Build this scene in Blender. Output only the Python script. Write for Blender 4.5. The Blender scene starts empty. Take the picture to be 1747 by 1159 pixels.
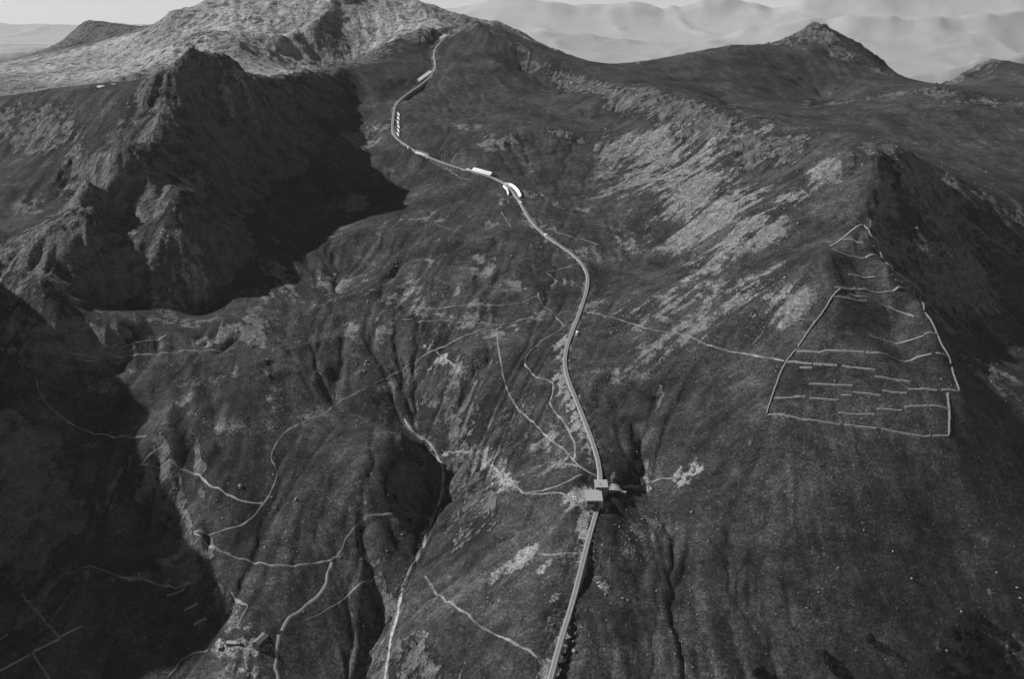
import bpy, math, random
import numpy as np
from mathutils import Vector

random.seed(7)
rng = np.random.default_rng(11)
scene = bpy.context.scene
C = scene.collection

# ------------------------------------------------------------------ camera
# world metres: x right, y the way the aeroplane looks, z = height above the middle station
FPX, CU, CV = 1698.5, 873.5, 579.5          # focal length and centre, in photograph pixels
CAMZ = 531.0
PITCH = math.atan((CV - 5.0) / FPX)
cam_d = bpy.data.cameras.new('camera'); cam = bpy.data.objects.new('camera', cam_d); C.objects.link(cam)
cam_d.sensor_width = 36.0; cam_d.sensor_fit = 'HORIZONTAL'; cam_d.lens = 36.0 * FPX / 1747.0
cam_d.clip_start = 5.0; cam_d.clip_end = 200000.0
cam.location = (0, 0, CAMZ); cam.rotation_euler = (math.pi / 2 - PITCH, 0, 0)
scene.camera = cam

# ------------------------------------------------------------------ sky, sun, exposure
SUN_EL, SUN_AZ = math.radians(35.0), math.radians(-78.0)   # azimuth from +y towards +x
world = bpy.data.worlds.new('World'); scene.world = world; world.use_nodes = True
wn = world.node_tree.nodes; wl = world.node_tree.links; wn.clear()
w_out = wn.new('ShaderNodeOutputWorld'); w_bg = wn.new('ShaderNodeBackground')
w_sky = wn.new('ShaderNodeTexSky'); w_sky.sky_type = 'NISHITA'; w_sky.sun_disc = False
w_sky.sun_elevation = SUN_EL; w_sky.sun_rotation = SUN_AZ
w_sky.altitude = 3000; w_sky.air_density = 1.0; w_sky.dust_density = 0.6
w_tc = wn.new('ShaderNodeTexCoord'); w_sep = wn.new('ShaderNodeSeparateXYZ'); w_cmb = wn.new('ShaderNodeCombineXYZ')
w_mx = wn.new('ShaderNodeMath'); w_mx.operation = 'MAXIMUM'; w_mx.inputs[1].default_value = 0.012
w_bw = wn.new('ShaderNodeSeparateColor')     # black-and-white film behind an orange filter: the sky has no hue
wl.new(w_tc.outputs['Generated'], w_sep.inputs[0])
wl.new(w_sep.outputs[0], w_cmb.inputs[0]); wl.new(w_sep.outputs[1], w_cmb.inputs[1])
wl.new(w_sep.outputs[2], w_mx.inputs[0]); wl.new(w_mx.outputs[0], w_cmb.inputs[2])
wl.new(w_cmb.outputs[0], w_sky.inputs[0]); wl.new(w_sky.outputs[0], w_bw.inputs[0])
wl.new(w_bw.outputs[0], w_bg.inputs[0]); wl.new(w_bg.outputs[0], w_out.inputs[0])
w_bg.inputs[1].default_value = 0.068
sun_d = bpy.data.lights.new('sun', 'SUN'); sun = bpy.data.objects.new('sun', sun_d); C.objects.link(sun)
sun_d.energy = 4.6; sun_d.angle = math.radians(0.53); sun_d.color = (1, 1, 1)
sdir = Vector((math.sin(SUN_AZ) * math.cos(SUN_EL), math.cos(SUN_AZ) * math.cos(SUN_EL), math.sin(SUN_EL)))
sun.rotation_euler = sdir.to_track_quat('Z', 'Y').to_euler(); sun.location = (-1500, 0, 1500)
vs = scene.view_settings; vs.view_transform = 'Standard'; vs.look = 'None'; vs.exposure = 0.42; vs.gamma = 1.0
vs.use_curve_mapping = False
scene.cycles.use_denoising = True
scene.cycles.max_bounces = 4; scene.cycles.diffuse_bounces = 1; scene.cycles.volume_bounces = 0

# ------------------------------------------------------------------ small tools
def ray(u, v):
    a, b = (u - CU) / FPX, (v - CV) / FPX
    cp, sp = math.cos(PITCH), math.sin(PITCH)
    dy = cp - b * sp; dz = -sp - b * cp
    return a / dy, dz / dy                   # x and z gained for each metre of y
def PY(u, v, Y):
    a, t = ray(u, v); return (a * Y, Y, CAMZ + t * Y)
def PZ(u, v, z):
    a, t = ray(u, v); Y = (z - CAMZ) / t; return (a * Y, Y, z)
def PT(u, v, dz=0):                          # on the even grade of the railway, dz above it
    a, t = ray(u, v); Y = (752.8 - dz) / (-t + 0.2166); return (a * Y, Y, CAMZ + t * Y)

def hash2(ix, iy, s):
    h = (ix * 374761393 + iy * 668265263 + s * 2147483647) & 0xffffffff
    h = ((h ^ (h >> 13)) * 1274126177) & 0xffffffff
    return ((h ^ (h >> 16)) & 0xffff) / 65535.0
def vnoise(x, y, s=0):                       # smooth value noise, -1..1
    fx = np.floor(x); fy = np.floor(y); ix = fx.astype(np.int64); iy = fy.astype(np.int64)
    tx = x - fx; ty = y - fy
    tx = tx * tx * tx * (tx * (tx * 6 - 15) + 10); ty = ty * ty * ty * (ty * (ty * 6 - 15) + 10)
    a = hash2(ix, iy, s); b = hash2(ix + 1, iy, s); c = hash2(ix, iy + 1, s); d = hash2(ix + 1, iy + 1, s)
    return ((a + (b - a) * tx) * (1 - ty) + (c + (d - c) * tx) * ty) * 2 - 1
def fbm(x, y, wl, octs, s=0, gain=0.5):
    o = 0; amp = 1.0; tot = 0; ca, sa = 0.8, 0.6
    x = x / wl; y = y / wl
    for k in range(octs):
        o = o + amp * vnoise(x, y, s + 17 * k); tot += amp; amp *= gain
        x, y = (ca * x - sa * y) * 2.03 + 11.3, (sa * x + ca * y) * 2.03 + 5.7
    return o / tot
def ridged(x, y, wl, octs, s=0, gain=0.55):
    o = 0; amp = 1.0; tot = 0; ca, sa = 0.8, 0.6
    x = x / wl; y = y / wl; w = 1.0
    for k in range(octs):
        n = 1 - np.abs(vnoise(x, y, s + 31 * k)) * 1.6; n = n * np.abs(n)
        o = o + amp * n * w; tot += amp; w = np.clip(n * 1.3, 0.15, 1); amp *= gain
        x, y = (ca * x - sa * y) * 2.1 + 3.1, (sa * x + ca * y) * 2.1 + 9.2
    return o / tot
def sstep(a, b, x):
    t = np.clip((x - a) / (b - a), 0, 1); return t * t * (3 - 2 * t)

# ------------------------------------------------------------------ the lie of the land: ridges, spurs, gullies, valley floors
ctrl = []
def line(pts, step=45.0):                    # a crest or gully followed through the terrain
    pts = [np.array(p) for p in pts]
    for i, (a, b) in enumerate(zip(pts, pts[1:])):
        n = max(1, int(np.linalg.norm((b - a)[:2]) / step))
        for k in range(n): ctrl.append(tuple(a + (b - a) * k / n))
    ctrl.append(tuple(pts[-1]))
def dots(f, L):
    for u, v, w in L: ctrl.append(f(u, v, w))
# spur that carries the railway
line([PZ(940, 1159, -85), PZ(975, 1030, -52), PZ(1000, 940, -30), PZ(1018, 860, -2), PT(1022, 815), PT(1010, 740), PT(975, 660), PT(962, 610),
      PT(985, 550), PT(1003, 480), PT(985, 440), PT(930, 405), PT(900, 370), PT(875, 325), PT(830, 297), PT(770, 285), PT(705, 255),
      PT(672, 232), PT(672, 190), PT(690, 165), PT(730, 132), PT(742, 105), PT(745, 85), PT(765, 60)], 70)
# left mountain and the crest running back to the pass
CREST_L = [PY(330, 72, 1950), PY(365, 88, 2000), PY(400, 115, 2060), PY(440, 130, 2130), PY(480, 128, 2250), PY(520, 118, 2400), PY(565, 112, 2580),
      PY(610, 100, 2760), PY(650, 78, 2870), PY(690, 58, 2960), PY(735, 42, 3040), PY(770, 55, 3060), PY(812, 36, 3080)]
line(CREST_L)
CREST_L2 = [PY(330, 72, 1950), PY(306, 96, 1960), PY(282, 118, 1960), PY(240, 140, 1950), PY(150, 150, 1930), PY(60, 157, 2000), PY(-60, 168, 2100)]
line(CREST_L2)
SPUR_L = [PY(330, 72, 1950), PY(298, 128, 1890), PY(303, 169, 1850), PY(283, 207, 1770), PY(262, 238, 1740), PY(214, 238, 1720), PY(190, 262, 1670),
      PY(172, 320, 1660), PY(148, 369, 1530), PY(60, 395, 1510), PY(-20, 430, 1470)]
line(SPUR_L, 35)
dots(PY, [(250, 200, 1800), (200, 250, 1680), (100, 300, 1720), (60, 360, 1650), (30, 270, 1850), (0, 230, 1920), (130, 210, 1830), (150, 300, 1620),
      (200, 550, 1380), (100, 560, 1340), (300, 570, 1390), (380, 540, 1440), (60, 480, 1400), (330, 500, 1530),
      (310, 330, 1620), (320, 440, 1535), (380, 480, 1560), (400, 500, 1530), (350, 250, 1770),
      (450, 300, 1950), (500, 200, 2200), (550, 260, 2090), (600, 300, 2010), (655, 320, 2000), (600, 400, 1730), (480, 400, 1740),
      (420, 220, 2000), (440, 450, 1620), (560, 200, 2300), (600, 170, 2450), (400, 350, 1780), (360, 160, 1950), (640, 250, 2190)])
# right rim and its summit
RIM = [PY(812, 36, 3080), PY(860, 60, 2980), PY(910, 95, 2850), PY(960, 128, 2720), PY(1000, 140, 2600), PY(1060, 150, 2450), PY(1130, 168, 2250),
      PY(1190, 190, 2080), PY(1240, 218, 1950), PY(1285, 242, 1850), PY(1340, 240, 1800), PY(1400, 243, 1720), PY(1460, 250, 1640), PY(1500, 252, 1600)]
line(RIM)
SPUR_R = [PY(1500, 252, 1600), PY(1450, 262, 1595), PY(1400, 290, 1600), PY(1340, 330, 1590), PY(1280, 385, 1510), PY(1240, 420, 1480), PY(1200, 460, 1455)]
line(SPUR_R, 35)
SPUR_B = [PY(1500, 252, 1600), PY(1490, 330, 1480), PY(1475, 388, 1400), PY(1520, 450, 1330), PY(1580, 520, 1260), PY(1610, 600, 1170), PY(1640, 670, 1110), PY(1620, 745, 1060)]
line(SPUR_B, 40)
CREST_A = [PY(1500, 252, 1600), PY(1560, 275, 1670), PY(1600, 297, 1740), PY(1650, 320, 1780), PY(1700, 352, 1780), PY(1747, 385, 1770), PY(1850, 430, 1730)]
line(CREST_A)
dots(PY, [(1690, 520, 1480), (1747, 600, 1340),
      (1250, 330, 1700), (1330, 290, 1720), (1200, 310, 1780), (1150, 280, 1950), (1100, 250, 2080), (1050, 220, 2250), (1000, 200, 2350),
      (900, 130, 2800), (1180, 230, 2030), (1060, 180, 2380), (960, 160, 2620),
      (1240, 500, 1370), (1290, 450, 1415), (1340, 500, 1290), (1430, 500, 1270), (1420, 430, 1340), (1340, 615, 1180), (1310, 710, 1090), (1450, 725, 1080), (1500, 600, 1160), (1440, 310, 1550), (1450, 350, 1480), (1420, 390, 1430), (1380, 360, 1510), (1350, 400, 1445), (1460, 290, 1570),
      (1250, 180, 2500), (1350, 200, 2300), (1430, 230, 2100), (1450, 170, 2600), (1400, 160, 2850), (1300, 130, 2850), (1150, 130, 2800),
      (1560, 250, 2150), (1650, 300, 1950), (1747, 330, 1880), (1480, 210, 2300)])
dots(PT, [(850, 200, 0), (780, 130, 0), (1100, 400, 0), (1150, 450, 8), (900, 300, -4), (1000, 330, -8), (950, 250, 6), (860, 235, 14), (960, 225, 14),
      (860, 110, 5), (780, 200, -2), (1050, 480, 6), (1000, 400, 4), (800, 380, 0), (900, 450, 4)])
BACK_R = [PY(1000, 104, 3000), PY(1040, 108, 3000), PY(1090, 105, 3000), PY(1160, 92, 3050), PY(1250, 78, 3100), PY(1335, 68, 3200), PY(1352, 60, 3240), PY(1372, 45, 3280), PY(1390, 29, 3300), PY(1408, 42, 3300), PY(1440, 58, 3300),
      PY(1500, 90, 3250), PY(1560, 148, 3150)]
line(BACK_R, 60)
CREST_R2 = [PY(1400, 178, 2650), PY(1480, 165, 2650), PY(1560, 152, 2600), PY(1640, 158, 2500), PY(1747, 175, 2450), PY(1900, 190, 2400)]
line(CREST_R2, 60)
BACK_R2 = [PY(1600, 145, 3350), PY(1640, 125, 3350), PY(1668, 112, 3380), PY(1690, 93, 3400), PY(1720, 104, 3400), PY(1747, 112, 3400), PY(1850, 120, 3400)]
line(BACK_R2, 60)
WF = [PY(100, 75, 3900), PY(145, 32, 4000), PY(185, 36, 4000), PY(215, 42, 3950), PY(235, 58, 3800), PY(255, 40, 3500), PY(290, 10, 3450), PY(350, -8, 3550),
      PY(450, -40, 3700), PY(550, -45, 3800), PY(650, -30, 3800), PY(740, 0, 3750), PY(800, 28, 3700), PY(870, 50, 3600), PY(950, 82, 3500), PY(1000, 100, 3450)]
line(WF, 70)
dots(PY, [(420, 100, 2800), (500, 105, 2950), (600, 90, 3150), (350, 60, 2950), (250, 110, 2900), (100, 130, 2700), (0, 140, 2600), (0, 118, 3100), (300, 80, 3000),
      (450, 55, 3150), (560, 60, 3200), (660, 50, 3300), (180, 90, 3200), (50, 105, 3500), (-100, 130, 3200)])
# spurs with a broken, steep side to the right
def asym(pl, ro, rd, lo_, ld, step=38.0):
    P = np.array(pl); d = np.r_[0, np.cumsum(np.linalg.norm(np.diff(P[:, :2], axis=0), axis=1))]; n = max(4, int(d[-1] / step)); t = np.linspace(0, d[-1], n)[1:]
    Q = np.stack([np.interp(t, d, P[:, k]) for k in range(3)], 1); g = np.gradient(Q[:, :2], axis=0); g /= np.linalg.norm(g, axis=1)[:, None]; m = np.c_[-g[:, 1], g[:, 0]]; m[m[:, 0] < 0] *= -1
    for q, a in zip(Q, m):
        if ro: ctrl.append((q[0] + a[0] * ro, q[1] + a[1] * ro, q[2] - rd))
        if lo_: ctrl.append((q[0] - a[0] * lo_, q[1] - a[1] * lo_, q[2] - ld))
asym(SPUR_L[:5], 42, 46, 45, 9)
asym(SPUR_L[4:8], 50, 25, 45, 9)
asym(SPUR_L[7:9], 40, 38, 45, 9)
SPUR_L3 = [PY(148, 369, 1530), PY(132, 420, 1490), PY(138, 480, 1450), PY(160, 520, 1420)]
line(SPUR_L3, 30)
asym(SPUR_L3[:3], 40, 34, 0, 0, 34)
asym(SPUR_B[:6], 24, 24, 45, 13)
asym(SPUR_B[:5], 75, 62, 0, 0, 45)
asym(SPUR_B[:4], 140, 112, 0, 0, 60)
asym(CREST_L[:6], 40, 38, 0, 0)
for p in [PY(1580, 330, 1650), PY(1640, 365, 1680), PY(1700, 400, 1670), PY(1740, 450, 1620)]: ctrl.append(p)
# the stream gorge and the slopes between it and the railway
STREAM = [PZ(690, 715, -18), PZ(712, 742, -30), PZ(752, 780, -44), PZ(758, 820, -57), PZ(752, 850, -68), PZ(730, 900, -85), PZ(690, 1000, -110), PZ(665, 1080, -132), PZ(655, 1159, -153), PZ(640, 1300, -190)]
line(STREAM, 30)
BANK = [PZ(676, 735, -2), PZ(684, 790, -25), PZ(675, 880, -64), PZ(650, 960, -93)]
asym(BANK[:3], 14, 12, 0, 0, 34)
line(BANK + [ PZ(636, 1020, -117), PZ(626, 1090, -142), PZ(615, 1159, -162)], 30)
dots(PZ, [(570, 930, -80), (500, 1000, -100), (470, 1090, -130), (560, 1090, -138), (400, 1120, -138), (440, 1159, -150), (330, 910, -72), (380, 1000, -102),
      (375, 1060, -126), (270, 900, -86), (300, 1000, -122), (330, 1110, -144), (150, 975, -98), (90, 1000, -120), (0, 1000, -150), (150, 1065, -130),
      (0, 1100, -172), (0, 1159, -180), (250, 1140, -152), (470, 800, -30), (570, 690, 2), (400, 700, 14), (310, 600, 52), (200, 620, 42), (120, 610, 55),
      (0, 520, 115), (50, 640, 45), (100, 720, 5), (0, 700, 25), (180, 750, -15), (250, 740, -6), (250, 790, -30), (0, 850, -70), (130, 850, -62),
      (200, 870, -70), (0, 930, -115), (240, 640, 34), (480, 600, 50), (550, 500, 85), (600, 450, 108), (700, 450, 118), (700, 550, 72), (800, 600, 58),
      (850, 555, 72), (850, 700, 15), (800, 760, -20), (850, 850, -28), (800, 900, -58), (850, 950, -56), (750, 1000, -92), (800, 1080, -95), (720, 1100, -118),
      (850, 1159, -102), (930, 850, -10), (620, 800, -22), (600, 870, -54), (700, 640, 20), (620, 620, 38), (370, 830, -42), (420, 900, -68),
      (1060, 840, -6), (1100, 850, -15), (1100, 700, 38), (1180, 640, 68), (1050, 600, 70), (1050, 680, 42), (1100, 780, 8), (1200, 800, 10), (1200, 700, 45),
      (1250, 600, 92), (1100, 950, -37), (1060, 1000, -50), (1150, 1100, -76), (1060, 1159, -92), (1250, 900, -18), (1300, 1000, -48), (1300, 1159, -94),
      (1450, 850, 6), (1450, 1000, -50), (1600, 850, -4), (1600, 1000, -66), (1747, 650, 72), (1747, 750, 28), (1747, 900, -32), (1747, 1050, -96),
      (1500, 1159, -106), (1747, 1159, -146), (1650, 1159, -128)])
# ground falling away behind the saddle
for p in [PY(950, 92, 3250), PY(1000, 114, 3220), PY(1060, 120, 3220), PY(1130, 110, 3250), PY(1200, 99, 3280), PY(1260, 90, 3320), PY(1310, 84, 3360), PY(1345, 78, 3400), PY(1560, 162, 3320), PY(1530, 132, 3370), PY(1605, 152, 3480), PY(1050, 128, 3600), PY(1110, 126, 3650), PY(1200, 118, 3750), PY(1000, 122, 3900), PY(1300, 110, 3900)]: ctrl.append(p)
# hollows behind the left-hand crest
for p in [(-580, 2500, 325), (-470, 2960, 345), (-620, 2280, 330), (-780, 2180, 318), (-950, 2230, 300), (-1150, 2300, 300)]: ctrl.append(p)
# land beyond the picture's edges
for p in [(-1050, 1900, 250), (-1050, 1750, 240), (-1050, 1600, 275), (-1050, 1500, 330), (-1050, 1440, 378), (-1050, 1365, 408), (-1050, 1320, 385), (-1050, 1285, 380), (-1050, 1190, 398), (-1050, 1144, 406), (-1050, 1110, 392), (-1050, 1070, 362), (-1050, 1030, 310), (-1050, 950, 170), (-780, 1390, 120), (-850, 1450, 190), (-800, 1510, 175), (-900, 1560, 195), (-800, 1260, 20), (-800, 1150, -30), (-780, 1000, -130), (-1400, 1400, 350), (-1500, 900, 100),
          (-1800, 2000, 300), (-2200, 3000, 250), (-2800, 4500, 150), (0, 5500, 0), (2200, 5500, -200), (-2200, 5800, 50), (900, 900, -180), (1000, 1300, -40),
          (1250, 1800, 90), (1700, 2400, 220), (2200, 3200, 200), (2600, 4500, -50), (0, 450, -270), (-600, 600, -330), (600, 600, -320), (1100, 400, -420), (-1100, 400, -250),
          (1000, 4200, 100), (-300, 4800, 250), (0, 700, -150), (1500, 3900, 100), (-1700, 4300, 250)]:
    ctrl.append(p)
ctrl = np.array(ctrl)

class Field:                                 # multiquadric surface through the survey points
    def __init__(s, P, c=10.0, lam=1.0):
        key = np.round(P[:, :2] / 6).astype(int); _, idx = np.unique(key, axis=0, return_index=True); P = P[idx]
        n = len(P); s.P = P; s.c = c
        r = np.sqrt(((P[:, None, :2] - P[None, :, :2]) ** 2).sum(-1) + c * c)
        A = np.zeros((n + 3, n + 3)); A[:n, :n] = -r + lam * np.eye(n)
        q = np.c_[np.ones(n), P[:, :2] / 1000]; A[:n, n:] = q; A[n:, :n] = q.T
        s.w = np.linalg.solve(A, np.r_[P[:, 2], 0, 0, 0])
    def __call__(s, x, y):
        sh = x.shape; x = x.ravel(); y = y.ravel(); o = np.empty(len(x)); n = len(s.P)
        for i in range(0, len(x), 20000):
            a = x[i:i + 20000]; b = y[i:i + 20000]
            r = np.sqrt((a[:, None] - s.P[None, :, 0]) ** 2 + (b[:, None] - s.P[None, :, 1]) ** 2 + s.c ** 2)
            o[i:i + 20000] = -r @ s.w[:n] + s.w[n] + (s.w[n + 1] * a + s.w[n + 2] * b) / 1000
        return o.reshape(sh)
base_field = Field(ctrl)

# one sheet of terrain: rows go back from y = 430, cells widen with distance
NC, NR = 1060, 1010
Y0, Y1 = 430.0, 6800.0
jj = np.linspace(0, 1, NR); rowY = Y0 * np.exp(jj * math.log(Y1 / Y0))
ss = np.linspace(-1, 1, NC); colS = 0.62 * ss + 0.38 * ss ** 3
def halfw(y): return 0.66 * y + 420.0
GX = colS[None, :] * halfw(rowY)[:, None]; GY = np.repeat(rowY[:, None], NC, 1)

def up(a, nr, nc):                           # smooth upsampling in grid space
    def ax(M, n):
        m = M.shape[0]; t = np.linspace(0, m - 1, n); i = np.clip(np.floor(t).astype(int), 0, m - 2); f = (t - i)[:, None]
        g = lambda k: M[np.clip(i + k, 0, m - 1)]
        p0, p1, p2, p3 = g(-1), g(0), g(1), g(2)
        return p1 + 0.5 * f * (p2 - p0 + f * (2 * p0 - 5 * p1 + 4 * p2 - p3 + f * (3 * (p1 - p2) + p3 - p0)))
    return ax(ax(a, nr).T, nc).T
cj = np.linspace(0, 1, 330); cY = Y0 * np.exp(cj * math.log(Y1 / Y0)); cs = np.linspace(-1, 1, 330); cS = 0.62 * cs + 0.38 * cs ** 3
Zc = base_field(cS[None, :] * halfw(cY)[:, None], np.repeat(cY[:, None], 330, 1))
Z = up(Zc, NR, NC)

# ------------------------------------------------------------------ weathering: gullies down the fall line, rock, hummocks
def seg_dist(x, y, pl):                      # distance to a world polyline
    d = np.full(x.shape, 1e9)
    for a, b in zip(pl, pl[1:]):
        ax, ay, bx, by = a[0], a[1], b[0], b[1]; L = (bx - ax) ** 2 + (by - ay) ** 2 + 1e-9
        t = np.clip(((x - ax) * (bx - ax) + (y - ay) * (by - ay)) / L, 0, 1)
        d = np.minimum(d, np.hypot(x - ax - t * (bx - ax), y - ay - t * (by - ay)))
    return d
dxg = np.gradient(GX, axis=1); dyg = np.gradient(GY, axis=0)
def slopes(z):
    zx = np.gradient(z, axis=1) / dxg
    sh = np.gradient(GX, axis=0) / dyg       # rows fan out: correct the y derivative
    return zx, np.gradient(z, axis=0) / dyg - zx * sh
zx, zy = slopes(Z); slope = np.hypot(zx, zy) + 1e-6
fx, fy = zx / slope, zy / slope

# ------------------------------------------------------------------ reading the ground
def gidx(x, y):
    j = np.log(np.maximum(y, Y0) / Y0) / math.log(Y1 / Y0) * (NR - 1); j = np.clip(j, 0, NR - 1.001)
    s = np.interp(x / halfw(y), colS, np.arange(NC)); s = np.clip(s, 0, NC - 1.001)
    return j, s
def ground_arr(x, y, A=None):
    A = Z if A is None else A
    x = np.asarray(x, float); y = np.asarray(y, float); j, s = gidx(x, y); a = j.astype(int); b = s.astype(int); u = j - a; v = s - b
    return A[a, b] * (1 - u) * (1 - v) + A[a + 1, b] * u * (1 - v) + A[a, b + 1] * (1 - u) * v + A[a + 1, b + 1] * u * v
def ground(x, y): return float(ground_arr(np.array([x]), np.array([y]))[0])
_Ys = np.exp(np.linspace(math.log(560), math.log(6600), 5200))
def hit(u, v):                               # where a line of sight meets the ground
    a, t = ray(u, v); z = ground_arr(a * _Ys, _Ys); k = int(np.argmax(z > CAMZ + t * _Ys))
    return (a * _Ys[k], _Ys[k], float(z[k]))
def hits(L): return [hit(*p[:2]) for p in L]
def resample(P, step):
    P = np.array(P, float); d = np.r_[0, np.cumsum(np.linalg.norm(np.diff(P[:, :2], axis=0), axis=1))]
    n = max(2, int(d[-1] / step) + 1); t = np.linspace(0, d[-1], n)
    return np.stack([np.interp(t, d, P[:, k]) for k in range(P.shape[1])], 1)
def smooth(P, n=2):
    P = P.copy()
    for _ in range(n): P[1:-1] = 0.25 * P[:-2] + 0.5 * P[1:-1] + 0.25 * P[2:]
    return P
def chaikin(P, n=2):
    P = np.array(P, float)
    for _ in range(n):
        a, b = P[:-1], P[1:]; q = np.empty((2 * len(a), P.shape[1])); q[0::2] = .75 * a + .25 * b; q[1::2] = .25 * a + .75 * b
        P = np.vstack([P[:1], q, P[-1:]])
    return P

def gauss_line(pl, rad): return np.exp(-(seg_dist(GX, GY, pl) / rad) ** 2)
rock = np.zeros_like(Z)
for pl, rad, amp in [(CREST_L, 70, .9), (CREST_L2, 35, .3), (SPUR_L, 75, 1.0), (RIM[3:11], 55, 1.0), (SPUR_R[:2], 25, .5), (CREST_A, 60, .9),
                     (BACK_R[5:], 90, 1.0), (BACK_R[:6], 30, .6), (CREST_R2, 75, .85), (BACK_R2, 90, .9), (RIM[:4], 25, .5)]:
    rock = np.maximum(rock, amp * gauss_line(pl, rad))
_cl = sorted([(p[0], p[1]) for p in CREST_L2[::-1] + CREST_L[1:]]); _cx = np.array([p[0] for p in _cl]); _cy = np.array([p[1] for p in _cl])
behind = GY - np.interp(GX, np.r_[_cx, 400], np.r_[_cy, 3500])
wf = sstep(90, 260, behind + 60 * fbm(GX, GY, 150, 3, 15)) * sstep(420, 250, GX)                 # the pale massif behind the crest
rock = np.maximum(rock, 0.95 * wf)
meadow = sstep(140, 420, GX) * sstep(1330, 1180, GY)             # the smooth right-hand meadow slope
rock = np.maximum(rock, sstep(0.62, 0.95, slope) * 0.8 * (1 - meadow))
rock = np.clip(rock * (0.85 + 0.5 * fbm(GX, GY, 120, 3, 5)), 0, 1)

def rock_blob(u, v, r, a=1.0):
    global rock
    x, y, z = hit(u, v); rock = np.maximum(rock, a * np.exp(-(((GX - x) ** 2 + (GY - y) ** 2) / r ** 2)))
for b in [(860, 240, 38, .8), (840, 235, 25, .7), (960, 225, 30, .9), (990, 240, 25, .8), (170, 440, 60), (110, 450, 60, .9), (60, 440, 60, .8), (250, 310, 50), (225, 280, 40), (300, 200, 40), (350, 130, 50, .9),
          (380, 160, 40, .9), (120, 500, 50, .6), (700, 745, 10, .6), (740, 850, 24, .5), (720, 800, 20, .5), (1640, 380, 60, .7), (1720, 420, 60, .7), (430, 150, 50, .9), (520, 150, 50, .6),
          (1400, 60, 70), (1440, 90, 60), (1500, 120, 50, .9), (1470, 70, 60, .9), (330, 120, 40, .7), (1150, 190, 40, .9), (1230, 230, 40, .9), (1090, 170, 35, .8), (1350, 262, 34, .9), (1290, 270, 34, .9)]:
    rock_blob(*b)

rock = rock * (1 - .95 * np.exp(-(((GX - hit(1420, 325)[0]) ** 2 + (GY - hit(1420, 325)[1]) ** 2) / 90.0 ** 2)))
rock = rock * (1 - .9 * np.exp(-(((GX - hit(1255, 405)[0]) ** 2 + (GY - hit(1255, 405)[1]) ** 2) / 95.0 ** 2)))

def streaks(wl, half, step, s):              # noise drawn out along the line of steepest descent
    o = 0
    for k in range(-half, half + 1):
        o = o + vnoise((GX + fx * k * step) / wl, (GY + fy * k * step) / wl, s)
    return o / math.sqrt(2 * half + 1) / 0.45
st1 = streaks(17.0, 5, 9.0, 3); st2 = streaks(6.5, 5, 4.0, 4); st0 = streaks(48.0, 4, 24.0, 9)
sl = sstep(0.12, 0.6, slope)
far_fade = 1.0
calm = 1 - 0.72 * meadow
Zb = Z.copy()
wx = GX + 14 * fbm(GX, GY, 60, 2, 71); wy = GY + 14 * fbm(GX, GY, 60, 2, 72)
Z = Z + rock * (1 - .45 * wf) * (16 * (ridged(wx, wy, 95, 5, 21) - 0.35) + sl * (2.6 * st1 + 1.1 * st2))
Z = Z + wf * 48 * (ridged(wx, wy, 420, 3, 77) - 0.4) * sstep(-1500, -1250, GX)
tooth = np.maximum.reduce([gauss_line(CREST_L[4:9], 20), .3 * gauss_line(CREST_L2, 14), .55 * gauss_line(SPUR_L[2:], 22), gauss_line(RIM[4:11], 18), .8 * gauss_line(CREST_A, 18), gauss_line(CREST_R2, 24), gauss_line(BACK_R[5:], 26), .5 * gauss_line(BACK_R[:6], 16)])
Z = Z + tooth * (11 * (ridged(GX, GY, 34, 4, 141) - .3)) + np.maximum.reduce([gauss_line(CREST_R2, 60), gauss_line(BACK_R[5:], 70), gauss_line(BACK_R2, 70)]) * (1 - np.exp(-(np.hypot(GX - PY(1390, 29, 3300)[0], GY - 3300) / 45) ** 2)) * 20 * (ridged(GX, GY, 75, 4, 145) - .45) + np.maximum(rock - .25, 0) * (1 - .5 * wf) * (9 * (ridged(wx, wy, 28, 4, 151) - .35) + 2.4 * (ridged(GX, GY, 10, 2, 161) - .35))
Z = Z + (1 - rock) * calm * (sl * (0.9 * st0 + 0.5 * st1 + 0.22 * st2) + 5.5 * fbm(wx, wy, 130, 3, 41) + 1.5 * (ridged(wx, wy, 42, 3, 51) - .3))
Z = Z + (0.4 + 0.9 * rock) * 0.55 * fbm(GX, GY, 7.5, 2, 61)
# hummocky block ground on the valley floor
humm = np.exp(-(((GX + 330) / 330) ** 2 + ((GY - 1480) / 300) ** 2)) + 0.8 * np.exp(-(((GX - 350) / 300) ** 2 + ((GY - 1950) / 260) ** 2)) + 0.7 * np.exp(-(((GX + 20) / 200) ** 2 + ((GY - 1650) / 250) ** 2))
Z = Z + np.clip(humm, 0, 1) * (3.4 * (ridged(wx, wy, 60, 4, 81) - .35) + 0.8 * fbm(GX, GY, 9, 2, 83))

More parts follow.
